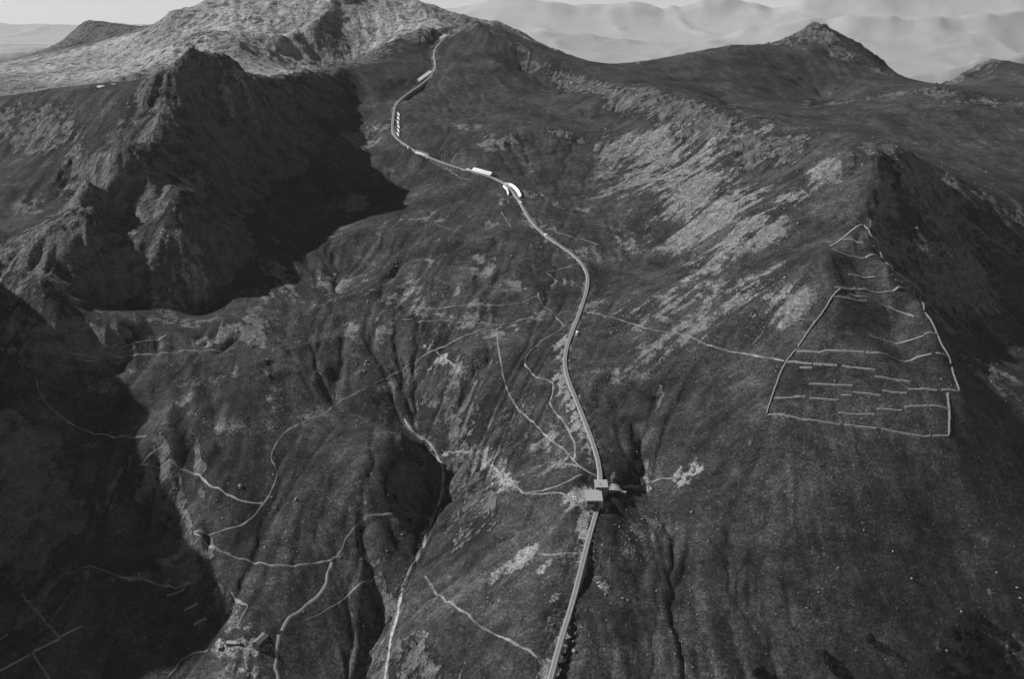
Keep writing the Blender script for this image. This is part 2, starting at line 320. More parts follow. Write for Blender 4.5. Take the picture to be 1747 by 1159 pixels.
# running water: drain the slopes (priority flood) and let the runnels cut down
import heapq
def erode(z, X, Y, iters, K, cap):
    nr, nc = z.shape; z0 = z.copy(); N = nr * nc
    xs = X.ravel().tolist(); ys = Y.ravel().tolist(); ar = (np.abs(np.gradient(X, axis=1)) * np.abs(np.gradient(Y, axis=0))).ravel()
    for it in range(iters):
        zl = z.ravel().tolist(); rcv = [-1] * N; seen = bytearray(N); h = []; order = []
        for i in list(range(nc)) + list(range(N - nc, N)) + list(range(0, N, nc)) + list(range(nc - 1, N, nc)):
            if not seen[i]: seen[i] = 1; h.append((zl[i], i))
        heapq.heapify(h); pop = heapq.heappop; push = heapq.heappush; lev = zl[:]
        nb = (1, -1, nc, -nc, nc + 1, nc - 1, -nc + 1, -nc - 1)
        while h:
            e, i = pop(h); order.append(i)
            r, c = divmod(i, nc)
            if r == 0 or c == 0 or r == nr - 1 or c == nc - 1:
                cand = [i + d for d in nb if 0 <= i + d < N and abs((i + d) % nc - c) <= 1]
            else: cand = [i + d for d in nb]
            for j in cand:
                if not seen[j]:
                    seen[j] = 1; rcv[j] = i; zz = zl[j]; push(h, (zz if zz > e else e + 1e-4, j))
        A = ar.tolist()
        for i in reversed(order):
            r = rcv[i]
            if r >= 0: A[r] += A[i]
        for i in order:                          # implicit stream-power step, downstream first
            r = rcv[i]
            if r >= 0 and zl[i] > zl[r]:
                dx = math.hypot(xs[i] - xs[r], ys[i] - ys[r]); F = K * min(A[i], 60000.0) ** 0.5 / dx
                zl[i] = (zl[i] + F * zl[r]) / (1 + F)
        z = np.array(zl).reshape(nr, nc)
        d = np.maximum(z0 - z, 0); d = cap * (1 - np.exp(-d / cap)); z = z0 - d
        k = z.copy(); k[1:-1, 1:-1] = .7 * z[1:-1, 1:-1] + .075 * (z[2:, 1:-1] + z[:-2, 1:-1] + z[1:-1, 2:] + z[1:-1, :-2]); z = k
    return z
hs = (slice(None, None, 2), slice(None, None, 2))
capm = (6.5 + 9 * rock[hs]) * (1 - .85 * meadow[hs]) * sstep(0.05, .35, slope[hs])
capm = capm * (1 - .92 * np.exp(-(((GX[hs] - hit(1425, 335)[0]) ** 2 + (GY[hs] - hit(1425, 335)[1]) ** 2) / 110.0 ** 2)))
er = erode(Z[hs], GX[hs], GY[hs], 4, 0.030, capm + .3) - Z[hs]
rill = up(er, NR, NC)
Z = Z + rill

# single gullies and moraine ridges that one can point at (depth > 0 cuts down)
def carve(px, depth, wid):
    global Z
    P = hits(px); P = [p for k, p in enumerate(P) if k == 0 or math.dist(p[:2], P[k - 1][:2]) < 260]
    if len(P) < 2: return
    A = np.array(P); m = (GX > A[:, 0].min() - 4 * wid) & (GX < A[:, 0].max() + 4 * wid) & (GY > A[:, 1].min() - 4 * wid) & (GY < A[:, 1].max() + 4 * wid)
    X = wx[m]; Y = wy[m]; d = seg_dist(X, Y, P)
    k = depth * (0.75 + 0.5 * fbm(X, Y, 30, 2, 7)) * np.exp(-(np.abs(d) / wid) ** 1.4)
    zz = Z[m] - k; Z[m] = zz
for c in [([(830, 610), (805, 650), (785, 690), (770, 720), (762, 760)], 10, 13), ([(735, 690), (705, 703), (690, 715)], 7, 10), ([(1110, 660), (1100, 720), (1095, 780), (1100, 830)], 10, 12), ([(1185, 640), (1120, 665), (1050, 685), (1010, 690)], 9, 17),
          ([(785, 410), (740, 430), (690, 445), (655, 470), (640, 510)], 9, 13), ([(575, 430), (570, 470), (560, 500)], 9, 10), ([(680, 465), (690, 510), (720, 545)], 7, 13), ([(640, 730), (635, 800), (620, 860)], 7, 10),
          ([(620, 900), (640, 960), (645, 1040), (640, 1100), (640, 1159)], 20, 17), ([(310, 650), (325, 740), (340, 850), (365, 960), (375, 1050)], 6, 11), ([(350, 640), (370, 720), (380, 780)], 6, 12), ([(270, 790), (285, 860), (310, 920)], 8, 12),
          ([(940, 720), (935, 770), (930, 800)], 6, 8), ([(900, 740), (850, 770), (790, 830), (762, 860)], 6, 8), ([(880, 780), (820, 840), (765, 900)], 5, 8), ([(880, 700), (830, 740), (780, 790)], 5, 7), ([(940, 870), (880, 900), (800, 970)], 5, 9),
          ([(980, 900), (930, 950), (860, 1000), (790, 1060)], 4, 10), ([(1060, 900), (1075, 960), (1090, 1040), (1100, 1159)], 3, 11), ([(1130, 900), (1160, 980), (1190, 1060), (1210, 1159)], 3.5, 13), ([(870, 460), (850, 480), (830, 500)], 5, 10),
          ([(770, 470), (760, 520)], 7, 15), ([(850, 410), (840, 450), (820, 490)], 6, 14), ([(600, 590), (580, 640), (570, 680)], 6, 16), ([(1230, 165), (1250, 180), (1265, 190)], 14, 40), ([(1370, 130), (1440, 165)], 16, 30), ([(905, 240), (930, 260), (990, 260)], 6, 20),
          ([(720, 380), (700, 420)], 5, 14), ([(960, 690), (965, 730)], 4, 7), ([(1000, 700), (1005, 690), (1060, 700)], 5, 12), ([(1200, 560), (1150, 600), (1050, 650)], 5, 8), ([(1230, 560), (1180, 600), (1080, 650)], 4, 8), ([(1090, 800), (1085, 815), (1092, 828)], 7, 9),
          ([(400, 580), (370, 600)], 6, 6), ([(375, 560), (350, 590)], 6, 5), ([(360, 560), (330, 590)], 5, 5), ([(520, 440), (540, 470)], 4, 8), ([(700, 760), (705, 800), (700, 860)], 5, 9), ([(640, 590), (610, 640)], 5, 14), ([(480, 640), (500, 700)], 4, 12),
          ([(600, 345), (660, 330), (712, 300)], -6, 13), ([(320, 600), (330, 700), (350, 800)], -5, 10), ([(280, 640), (290, 720), (290, 790)], -6, 10), ([(610, 890), (625, 960), (632, 1010)], -5, 9), ([(540, 460), (555, 480)], -5, 10), ([(860, 700), (840, 730)], -4, 8),
          ([(1000, 660), (1080, 640), (1150, 620)], -4, 10), ([(100, 985), (130, 970), (200, 985), (250, 990)], -8, 10), ([(500, 540), (560, 520), (620, 500)], -4, 9), ([(440, 620), (520, 600), (580, 580)], -4, 9), ([(460, 640), (540, 625)], -4, 7)]:
    carve(*c)

# ------------------------------------------------------------------ the railway line: bed level, cuttings and fills
TRK_PX = [(932, 1185), (940, 1152), (957, 1090), (976, 1030), (991, 975), (1003, 925), (1014, 882), (1020, 858), (1024, 838), (1025, 815), (1020, 785), (1010, 750), (996, 715), (979, 672), (966, 640), (962, 612),
          (970, 580), (983, 550), (995, 515), (1003, 488), (1003, 468), (994, 450), (975, 431), (950, 415), (930, 402), (912, 385), (900, 368), (888, 347), (878, 330), (864, 314), (845, 303), (825, 297),
          (797, 290), (770, 282), (735, 270), (712, 260), (690, 246), (674, 234), (669, 222), (670, 205), (672, 190), (674, 180), (686, 166), (702, 155), (720, 143), (735, 130), (742, 118), (743, 108), (740, 96), (741, 85), (748, 75), (760, 63), (768, 56)]
_Zkeep = Z; Z = Zb
tp = [hit(*p) for p in TRK_PX]
Z = _Zkeep
trk = resample(chaikin(np.array(tp), 2), 8.0)
trk[:, 2] = smooth(trk, 60)[:, 2]
trk[:, :2] = smooth(trk, 3)[:, :2]
def px_of(p):
    cp, sp = math.cos(PITCH), math.sin(PITCH); dz = p[2] - CAMZ; f = p[1] * cp - dz * sp
    return CU + FPX * p[0] / f, CV - FPX * (p[1] * sp + dz * cp) / f
trk_v = np.array([px_of(p)[1] for p in trk])
trk_u = np.array([px_of(p)[0] for p in trk])
via1 = trk_v > 1062                                             # stone viaduct at the foot of the picture
via2 = (trk_u > 731) & (trk_u < 787) & (trk_v > 262) & (trk_v < 300)
via3 = (trk_v > 141) & (trk_v < 168)
dam = (trk_v > 948) & (trk_v < 1003)                            # high retaining wall across a gully
bank = np.where(via1, -9.0, np.where(via2, -9.5, np.where(via3, -8.0, np.where(dam, -9.5, -1.1))))
bank = smooth(bank[:, None], 3)[:, 0]; wv = smooth((via2 | via3).astype(float)[:, None], 14)[:, 0]
# cut and fill the ground along the bed
box = (GX > trk[:, 0].min() - 80) & (GX < trk[:, 0].max() + 80) & (GY > trk[:, 1].min() - 30) & (GY < trk[:, 1].max() + 40)
bi = np.where(box.ravel())[0]; bx_ = GX.ravel()[bi]; by_ = GY.ravel()[bi]
best = np.full(len(bi), 1e9); bz = np.zeros(len(bi)); wide = np.zeros(len(bi))
for i in range(len(trk)):
    d = (bx_ - trk[i, 0]) ** 2 + (by_ - trk[i, 1]) ** 2; m_ = d < best
    best[m_] = d[m_]; bz[m_] = trk[i, 2] + bank[i]; wide[m_] = wv[i]
best = np.sqrt(best); w_ = sstep(34 + 46 * wide, 6 + 4 * wide, best)
zr = Z.ravel(); zr[bi] = zr[bi] * (1 - w_) + bz * w_; Z = zr.reshape(Z.shape)
# level pad for the middle station
pad_y = hit(1020, 864)[1]
pad = sstep(34, 16, np.hypot((GX - hit(1020, 845)[0]) , (GY - hit(1020, 845)[1]) * 0.8)); zst = float(trk[np.argmin(np.abs(trk_v - 848)), 2])
padz = np.minimum(zst - 1.0, np.interp(GY, trk[:, 1], trk[:, 2]) - 1.7)
Z = Z * (1 - pad) + np.where(GY < pad_y + 1, padz, zst - 1.0) * pad

# ------------------------------------------------------------------ ground cover masks
scree = np.zeros_like(Z)
def blob(u, v, r, a=1.0):
    global scree
    x, y, z = hit(u, v); scree = np.maximum(scree, a * np.exp(-(((GX - x) ** 2 + (GY - y) ** 2) / r ** 2)))
for b in [(1060, 250, 60, .8), (1120, 268, 75), (1160, 290, 75), (1200, 312, 65), (1100, 310, 60, .8), (1180, 340, 65), (1240, 352, 60), (1120, 240, 50), (1050, 300, 50, .6), (1230, 372, 50), (1180, 392, 60, .6), (1100, 400, 70, .45),
          (1290, 380, 36), (1340, 340, 32), (1400, 298, 28), (1250, 412, 40), (1310, 395, 32), (1200, 450, 60, .6), (1150, 520, 50, .55), (1180, 560, 40, .55), (1290, 490, 42, .8), (1340, 520, 34, .8), (1200, 500, 50, .4),
          (320, 440, 42), (330, 320, 34, .8), (335, 300, 25, .7), (600, 345, 36, .9), (610, 240, 42), (650, 215, 30), (560, 480, 50, .6), (500, 500, 60, .5), (640, 560, 50, .4), (660, 500, 70, .35), (450, 560, 50, .5), (700, 500, 60, .35),
          (380, 575, 20), (350, 588, 16), (395, 560, 18), (850, 240, 45, .7), (800, 215, 35, .5), (750, 370, 40, .6), (130, 265, 30, .6), (110, 330, 40, .5), (60, 350, 40, .5), (200, 210, 60, .4), (390, 160, 25, .7), (360, 180, 30, .5),
          (1680, 630, 35, .8), (1650, 600, 26, .5), (1080, 540, 45, .5), (1110, 600, 36, .5), (1060, 640, 40, .35), (1010, 520, 30, .6), (980, 480, 20, .7),
          (880, 700, 30, .4), (930, 760, 26, .6), (950, 790, 22, .7), (850, 800, 16, .8), (820, 785, 14, .9), (780, 770, 12, .8), (870, 830, 14, .9), (1090, 900, 24, .6), (1075, 930, 18, .6), (730, 880, 16, .5), (1735, 1125, 15, .6), (1605, 1108, 9, .6), (1725, 1095, 9, .5), (1690, 1010, 8, .4)]:
    blob(*b)
bare = np.zeros_like(Z)
scree = np.maximum(scree, .62 * sstep(2.0, 6.0, -rill) * sstep(.35, .6, slope) * (1 - meadow) * sstep(-.25, .35, fbm(GX, GY, 90, 3, 131)))
scree = np.maximum(scree, .5 * np.clip(humm, 0, 1) * sstep(-.1, .5, fbm(GX, GY, 45, 3, 111)))
def patch(px, soft=2.0, a=1.0, jit=5.0):     # an irregular patch of laid-bare ground, outlined on the slope
    global bare
    P = np.array(hits(px))[:, :2]; x0, y0 = P.min(0) - 12; x1, y1 = P.max(0) + 12
    j0, j1 = np.searchsorted(rowY, [y0, y1]); sub = (slice(max(j0, 0), j1), slice(None)); X = GX[sub]; Y = GY[sub]
    cols = np.where(((X > x0) & (X < x1)).any(0))[0]
    if len(cols) == 0: return
    sub = (sub[0], slice(cols[0], cols[-1] + 1)); X = GX[sub]; Y = GY[sub]
    ins = np.zeros(X.shape, bool); Q = np.vstack([P, P[:1]])
    for a0, b0 in zip(Q, Q[1:]):
        c = ((a0[1] > Y) != (b0[1] > Y)) & (X < (b0[0] - a0[0]) * (Y - a0[1]) / (b0[1] - a0[1] + 1e-12) + a0[0]); ins ^= c
    d = seg_dist(X, Y, Q); d = np.where(ins, d, -d) + jit * (fbm(X, Y, 11, 2, 91) + .8 * fbm(X, Y, 4, 2, 92)) + jit * 0.5 * st2[sub]
    bare[sub] = np.maximum(bare[sub], a * sstep(-soft - 1.5, soft + 1.5, d))
for p in [([(838, 996), (880, 945), (912, 936), (918, 944), (890, 966), (868, 982)], 3.5, .8), ([(815, 943), (845, 918), (858, 913), (838, 935)], 1, .6), ([(918, 975), (935, 960), (940, 966), (925, 980)], 1, .6),
          ([(955, 850), (975, 830), (1000, 818), (1004, 850), (998, 868), (975, 872)], 4, .8), ([(994, 872), (1012, 870), (1000, 940), (986, 960), (988, 910)], 1.5, .85), ([(1030, 868), (1040, 865), (1046, 880), (1030, 878)], 1, .6),
          ([(943, 590), (962, 574), (972, 566), (966, 600), (968, 640), (985, 690), (1010, 750), (1018, 790), (1008, 790), (985, 740), (966, 690), (950, 655), (952, 612)], 3, .75),
          ([(1093, 812), (1103, 818), (1106, 838), (1098, 832)], 1, 1), ([(1083, 800), (1092, 806), (1093, 822), (1086, 815)], 1, .5), ([(1154, 822), (1170, 805), (1186, 798), (1184, 812), (1172, 825), (1160, 828)], 1, 1), ([(1180, 792), (1188, 785), (1190, 800)], 1, .7),
          ([(750, 770), (790, 766), (835, 782), (862, 808), (888, 838), (870, 835), (835, 800), (790, 778)], 1.5, .8), ([(740, 612), (755, 606), (800, 640), (790, 645), (760, 628)], 1.5, .8), ([(720, 590), (728, 585), (732, 600)], 1, .6),
          ([(700, 1085), (720, 1075), (722, 1090), (708, 1105)], 1, .45), ([(830, 1015), (845, 1010), (848, 1030)], 1, .3), ([(925, 1125), (935, 1130), (930, 1155), (922, 1145)], 1, .8), ([(947, 1010), (952, 1015), (945, 1040), (943, 1030)], 1, .5),
          ([(935, 1060), (942, 1050), (944, 1075), (934, 1085)], 1, .35), ([(1022, 990), (1030, 1000), (1018, 1050), (1010, 1040)], 1.5, .5), ([(360, 1100), (440, 1095), (470, 1110), (440, 1115), (370, 1118)], 1.5, .6), ([(375, 1040), (400, 1050), (420, 1060), (425, 1075), (385, 1082), (395, 1065)], 1.5, .4),
          ([(365, 1148), (450, 1140), (470, 1160), (360, 1160)], 1.5, .5), ([(1036, 832), (1062, 828), (1064, 840), (1042, 842)], 1, .9), ([(1042, 806), (1050, 800), (1050, 818), (1044, 820)], .8, .6),
          ([(700, 700), (690, 712), (720, 740), (755, 778), (760, 800), (750, 800), (725, 755)], 1, .35)]:
    patch(*p)
_b = bare.ravel(); _b[bi] = np.maximum(_b[bi], .75 * sstep(13, 4, best) * sstep(-.5, .6, fbm(bx_, by_, 16, 3, 121))); bare = _b.reshape(bare.shape)
zx, zy = slopes(Z); slope2 = np.hypot(zx, zy)
crag = np.clip(np.maximum(rock * 1.15, sstep(0.75, 1.15, slope2) * (1 - meadow)) + 0.10 * st2 * (rock > .1) * (1 - wf), 0, 1)
tone = 0.5 + 0.5 * np.clip(0.30 * st1 * sl * calm ** 2 + 0.5 * fbm(GX, GY, 55, 4, 101) + 0.2 * st2, -1, 1)

def grid_mesh(name, X, Y, Zz):
    nr, nc = X.shape; me = bpy.data.meshes.new(name)
    me.vertices.add(nr * nc); me.vertices.foreach_set('co', np.stack([X, Y, Zz], -1).astype(np.float32).ravel())
    i = np.arange(nr * nc).reshape(nr, nc); q = np.stack([i[:-1, :-1], i[:-1, 1:], i[1:, 1:], i[1:, :-1]], -1).reshape(-1, 4)
    me.loops.add(q.size); me.loops.foreach_set('vertex_index', q.ravel().astype(np.int32))
    me.polygons.add(len(q)); me.polygons.foreach_set('loop_start', (np.arange(len(q)) * 4).astype(np.int32))
    me.polygons.foreach_set('use_smooth', np.ones(len(q), bool))
    me.update(); return me
def vattr(me, name, arr):
    a = me.attributes.new(name, 'FLOAT', 'POINT'); a.data.foreach_set('value', arr.astype(np.float32).ravel())

# ------------------------------------------------------------------ materials (black-and-white film: every colour is a grey)
class NT:
    def __init__(s, name, rough=0.95):
        s.m = bpy.data.materials.new(name); s.m.use_nodes = True; s.t = s.m.node_tree; s.n = s.t.nodes; s.b = s.n['Principled BSDF']
        s.b.inputs['Roughness'].default_value = rough; s.b.inputs['Specular IOR Level'].default_value = 0.12
        s.pos = s.n.new('ShaderNodeNewGeometry').outputs['Position']
    def link(s, a, b): s.t.links.new(a, b)
    def math(s, op, a, b=None, c=None, clamp=False):
        n = s.n.new('ShaderNodeMath'); n.operation = op; n.use_clamp = clamp
        for k, x in enumerate((a, b, c)):
            if x is None: continue
            if isinstance(x, (int, float)): n.inputs[k].default_value = x
            else: s.link(x, n.inputs[k])
        return n.outputs[0]
    def noise(s, wl, det=3, rough=0.55, vec=None, dist=0):
        n = s.n.new('ShaderNodeTexNoise'); n.inputs['Scale'].default_value = 1.0 / wl; n.inputs['Detail'].default_value = det
        n.inputs['Roughness'].default_value = rough; n.inputs['Distortion'].default_value = dist
        s.link(vec or s.pos, n.inputs['Vector']); return n.outputs['Fac']
    def voro(s, wl, out='Distance', feat='F1'):
        n = s.n.new('ShaderNodeTexVoronoi'); n.feature = feat; n.inputs['Scale'].default_value = 1.0 / wl; s.link(s.pos, n.inputs['Vector']); return n.outputs[out]
    def attr(s, name):
        n = s.n.new('ShaderNodeAttribute'); n.attribute_name = name; return n.outputs['Fac']
    def ramp(s, x, a, b, lo=0.0, hi=1.0):
        n = s.n.new('ShaderNodeMapRange'); n.interpolation_type = 'SMOOTHSTEP'
        for k, v in enumerate((a, b, lo, hi)): n.inputs[k + 1].default_value = v
        s.link(x, n.inputs[0]); return n.outputs[0]
    def mix(s, f, a, b):
        n = s.n.new('ShaderNodeMix'); n.data_type = 'FLOAT'
        for k, x in ((0, f), (2, a), (3, b)):
            if isinstance(x, (int, float)): n.inputs[k].default_value = x
            else: s.link(x, n.inputs[k])
        return n.outputs[0]
    def done(s, val, bump=None, dist=1.0, strength=1.0):
        c = s.n.new('ShaderNodeCombineColor')
        for k in range(3): s.link(val, c.inputs[k])
        s.link(c.outputs[0], s.b.inputs['Base Color'])
        if bump is not None:
            bn = s.n.new('ShaderNodeBump'); bn.inputs['Distance'].default_value = dist; bn.inputs['Strength'].default_value = strength
            s.link(bump, bn.inputs['Height']); s.link(bn.outputs[0], s.b.inputs['Normal'])
        return s.m

def terrain_material():
    t = NT('alpine_ground')
    rk, sc, ba, to = t.attr('rock'), t.attr('scree'), t.attr('bare'), t.attr('tone')
    n60, n12, n5, n3, n1 = t.noise(70, 4), t.noise(15, 3, .6), t.noise(6, 4, .7), t.noise(3.0, 4, .75), t.noise(1.4, 2, .7)
    mp = t.n.new('ShaderNodeMapping'); mp.inputs['Scale'].default_value = (.25, 1.0, 1.6); t.link(t.pos, mp.inputs['Vector'])
    terr = t.noise(5.0, 3, .65, mp.outputs[0])                       # cattle steps running along the contour
    # turf
    g = t.math('MULTIPLY_ADD', to, 0.036, 0.021)
    for n, k in ((n60, 1.3), (n12, 1.0), (n5, .8), (n3, 1.5), (n1, .9), (terr, .5)):
        g = t.math('MULTIPLY', g, t.math('MAXIMUM', t.math('MULTIPLY_ADD', n, 2 * k, 1 - k), .15))
    # stones lying in the turf
    cell = t.voro(2.4, 'Color'); sepc = t.n.new('ShaderNodeSeparateColor'); t.link(cell, sepc.inputs[0])
    dens = t.math('MULTIPLY_ADD', t.ramp(n60, .42, .70), 0.16, 0.015)
    dens = t.math('ADD', dens, t.math('MULTIPLY', sc, 0.45))
    near = t.ramp(t.voro(2.4), 0.26, 0.40, 1.0, 0.0)
    stone = t.math('MULTIPLY', near, t.math('GREATER_THAN', dens, sepc.outputs[0]))
    g = t.mix(stone, g, t.math('MULTIPLY_ADD', sepc.outputs[1], 0.17, 0.05))
    # scree: blocks of every tone
    big = t.voro(4.5, 'Color'); sb = t.n.new('ShaderNodeSeparateColor'); t.link(big, sb.inputs[0])
    s_ = t.math('MULTIPLY_ADD', sb.outputs[0], 0.12, 0.10); s_ = t.math('MULTIPLY', s_, t.math('MULTIPLY_ADD', n3, 2.2, -.1))
    s_ = t.math('MULTIPLY', s_, t.math('MULTIPLY_ADD', n12, 1.4, .3)); s_ = t.math('MAXIMUM', s_, .02)
    # bedrock: ribs and clefts
    def rib(wl):
        n = t.n.new('ShaderNodeTexNoise'); n.noise_type = 'RIDGED_MULTIFRACTAL'; n.inputs['Scale'].default_value = 1 / wl; n.inputs['Detail'].default_value = 5; n.inputs['Roughness'].default_value = .6
        n.inputs['Offset'].default_value = 1.0; n.inputs['Gain'].default_value = 2.0; t.link(t.pos, n.inputs['Vector']); return t.ramp(n.outputs['Fac'], 0.1, 1.9)
    rib1, rib2 = rib(34), rib(11)
    r_ = t.math('MULTIPLY', t.math('MULTIPLY_ADD', n3, 0.17, 0.02), t.math('MULTIPLY_ADD', rib1, 1.0, 0.5)); r_ = t.math('MULTIPLY', r_, t.math('MULTIPLY_ADD', n12, 1.4, 0.3))
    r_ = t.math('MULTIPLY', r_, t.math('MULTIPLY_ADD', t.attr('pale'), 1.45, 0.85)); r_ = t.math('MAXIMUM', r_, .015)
    stk = t.math('MULTIPLY', t.math('SUBTRACT', t.attr('streak'), .5), .75)
    fs = t.ramp(t.math('ADD', t.math('ADD', sc, t.math('MULTIPLY', stk, t.ramp(sc, .05, .4))), t.math('MULTIPLY', t.math('SUBTRACT', t.math('ADD', n12, t.math('ADD', n60, n3)), 1.5), 1.3)), 0.30, 0.66)
    fr = t.ramp(t.math('ADD', rk, t.math('MULTIPLY', t.math('SUBTRACT', t.math('ADD', n12, t.math('MULTIPLY', n3, .8)), .9), 1.2)), 0.36, 0.66)
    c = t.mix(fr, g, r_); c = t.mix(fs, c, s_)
    b_ = t.math('MULTIPLY', t.math('MULTIPLY_ADD', n3, 0.30, 0.12), t.math('MULTIPLY_ADD', n5, 1.0, .5)); b_ = t.math('MULTIPLY', b_, t.math('MULTIPLY_ADD', n1, .8, .6))
    fb = t.ramp(t.math('ADD', ba, t.math('MULTIPLY', t.math('SUBTRACT', t.math('ADD', n3, n5), 1.0), 1.1)), 0.22, 0.95)
    c = t.mix(fb, c, b_)
    hg = t.math('ADD', t.math('MULTIPLY', n12, .9), t.math('ADD', t.math('MULTIPLY', n5, .5), t.math('ADD', t.math('MULTIPLY', n3, .9), t.math('ADD', t.math('MULTIPLY', stone, .5), t.math('MULTIPLY', terr, .25)))))
    hs = t.math('ADD', t.math('MULTIPLY', n5, 1.6), t.math('ADD', t.math('MULTIPLY', n3, 1.3), t.math('MULTIPLY', sb.outputs[0], .9)))
    hr = t.math('ADD', 0.0, t.math('MULTIPLY', t.math('MULTIPLY_ADD', t.attr('pale'), -.55, 1.0), t.math('ADD', t.math('MULTIPLY', rib1, 6.5), t.math('ADD', t.math('MULTIPLY', rib2, 3.6), t.math('MULTIPLY', n3, 1.6)))))
    h = t.mix(fs, t.mix(fr, hg, hr), hs)
    return t.done(c, h, 1.0, 1.0)
M = {}
M['ground'] = terrain_material()
def plain(name, lo, hi, wl=2.0, rough=.9, bump=0.0):
    t = NT(name, rough); n = t.noise(wl, 4, .6); v = t.math('MULTIPLY_ADD', n, hi - lo, lo)
    return t.done(v, n if bump else None, bump or 1.0, 1.0)

me = grid_mesh('terrain', GX, GY, Z)
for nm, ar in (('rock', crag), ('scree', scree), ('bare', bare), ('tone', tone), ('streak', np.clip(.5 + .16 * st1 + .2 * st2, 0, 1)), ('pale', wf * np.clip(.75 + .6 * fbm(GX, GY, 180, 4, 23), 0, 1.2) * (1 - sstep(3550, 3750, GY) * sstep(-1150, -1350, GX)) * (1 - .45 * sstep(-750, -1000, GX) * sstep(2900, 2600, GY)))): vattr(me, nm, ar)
me.materials.append(M['ground'])
terrain = bpy.data.objects.new('terrain', me); C.objects.link(terrain); terrain['kind'] = 'structure'

# ------------------------------------------------------------------ far ranges and the air between
def far_sheet(y0, y1, ranges, nr, nc, albedo):
    fY = y0 * np.exp(np.linspace(0, 1, nr) * math.log(y1 / y0)); FX = np.linspace(-1, 1, nc)[None, :] * (0.75 * fY + 800)[:, None]; FY = np.repeat(fY[:, None], nc, 1)
    FZ = -900 + 90 * fbm(FX, FY, 5000, 4, 201)
    vs_ = np.linspace(-60, 200, 261); ts = np.array([ray(0, q)[1] for q in vs_]); bear = CU + FPX * FX / (FY * math.cos(PITCH) + 180)
    for px, Y, wid, s in ranges:                                 # each range: skyline heights by bearing, a crest at its distance, spurs
        vv = np.interp(bear, [p[0] for p in px], [p[1] for p in px]); crest = CAMZ + Y * np.interp(vv, vs_, ts)
        crest = crest + wid * 0.05 * (ridged(FX, FY, wid * .8, 5, s) - 0.5) + wid * .03 * fbm(FX, FY, wid * .2, 4, s + 3)
        off = (FY - Y) + wid * 0.35 * fbm(FX, FY, wid * 1.5, 3, s + 5); prof = np.exp(-np.abs(off / wid) ** 1.25)
        cm = crest.mean(); crest = cm + (crest - cm) * np.clip(prof, 0, 1) ** 3
        FZ = np.maximum(FZ, -900 + (crest + 900) * prof + wid * 0.09 * prof * (1 - prof) * 2 * (ridged(FX, FY, wid * .7, 5, s + 9) - 0.4))
    me = grid_mesh('far_mountains', FX, FY, FZ); t = NT('far_rock_haze_tone'); n = t.noise(900, 5, .6)
    me.materials.append(t.done(t.math('MULTIPLY_ADD', n, albedo * .3, albedo * .85)))  # pale grey, lighter for farther ranges: haze fade put into the colour
    o = bpy.data.objects.new('far_mountains', me); C.objects.link(o); o['kind'] = 'structure'
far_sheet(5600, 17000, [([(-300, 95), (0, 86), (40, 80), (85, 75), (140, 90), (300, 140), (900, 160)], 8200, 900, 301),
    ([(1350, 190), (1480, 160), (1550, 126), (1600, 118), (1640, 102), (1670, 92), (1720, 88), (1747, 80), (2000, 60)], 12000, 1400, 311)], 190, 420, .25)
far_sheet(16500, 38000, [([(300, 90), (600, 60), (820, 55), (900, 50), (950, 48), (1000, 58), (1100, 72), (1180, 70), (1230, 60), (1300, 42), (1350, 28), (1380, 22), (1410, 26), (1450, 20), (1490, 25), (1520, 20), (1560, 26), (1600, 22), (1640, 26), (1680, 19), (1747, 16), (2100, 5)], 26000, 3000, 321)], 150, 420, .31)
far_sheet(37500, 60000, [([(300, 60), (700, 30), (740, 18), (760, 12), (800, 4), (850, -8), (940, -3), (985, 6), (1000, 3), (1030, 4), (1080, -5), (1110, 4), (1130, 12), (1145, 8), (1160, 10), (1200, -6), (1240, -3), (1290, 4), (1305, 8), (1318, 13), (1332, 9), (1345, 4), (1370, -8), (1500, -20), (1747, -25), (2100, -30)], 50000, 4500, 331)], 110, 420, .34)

HAZE = 0.9e-5
def haze_box():
    x, y0, y1, z0, z1 = 52000, -4000, 66000, -1900, 760
    vsx = [(-x, y0, z0), (x, y0, z0), (x, y1, z0), (-x, y1, z0), (-x, y0, z1), (x, y0, z1), (x, y1, z1), (-x, y1, z1)]
    fc = [(0, 3, 2, 1), (4, 5, 6, 7), (0, 1, 5, 4), (1, 2, 6, 5), (2, 3, 7, 6), (3, 0, 4, 7)]
    me = bpy.data.meshes.new('haze'); me.from_pydata(vsx, [], fc); me.update()
    m = bpy.data.materials.new('air'); m.use_nodes = True; n = m.node_tree.nodes; n.clear()
    o = n.new('ShaderNodeOutputMaterial'); v = n.new('ShaderNodeVolumePrincipled')
    v.inputs['Color'].default_value = (.97, .97, .97, 1); v.inputs['Density'].default_value = HAZE; v.inputs['Anisotropy'].default_value = 0.0
    m.node_tree.links.new(v.outputs[0], o.inputs['Volume']); me.materials.append(m)
    ob = bpy.data.objects.new('haze', me); C.objects.link(ob); ob['kind'] = 'stuff'; ob['label'] = 'pale haze filling the air towards the far ranges'; ob['category'] = 'haze'
haze_box()

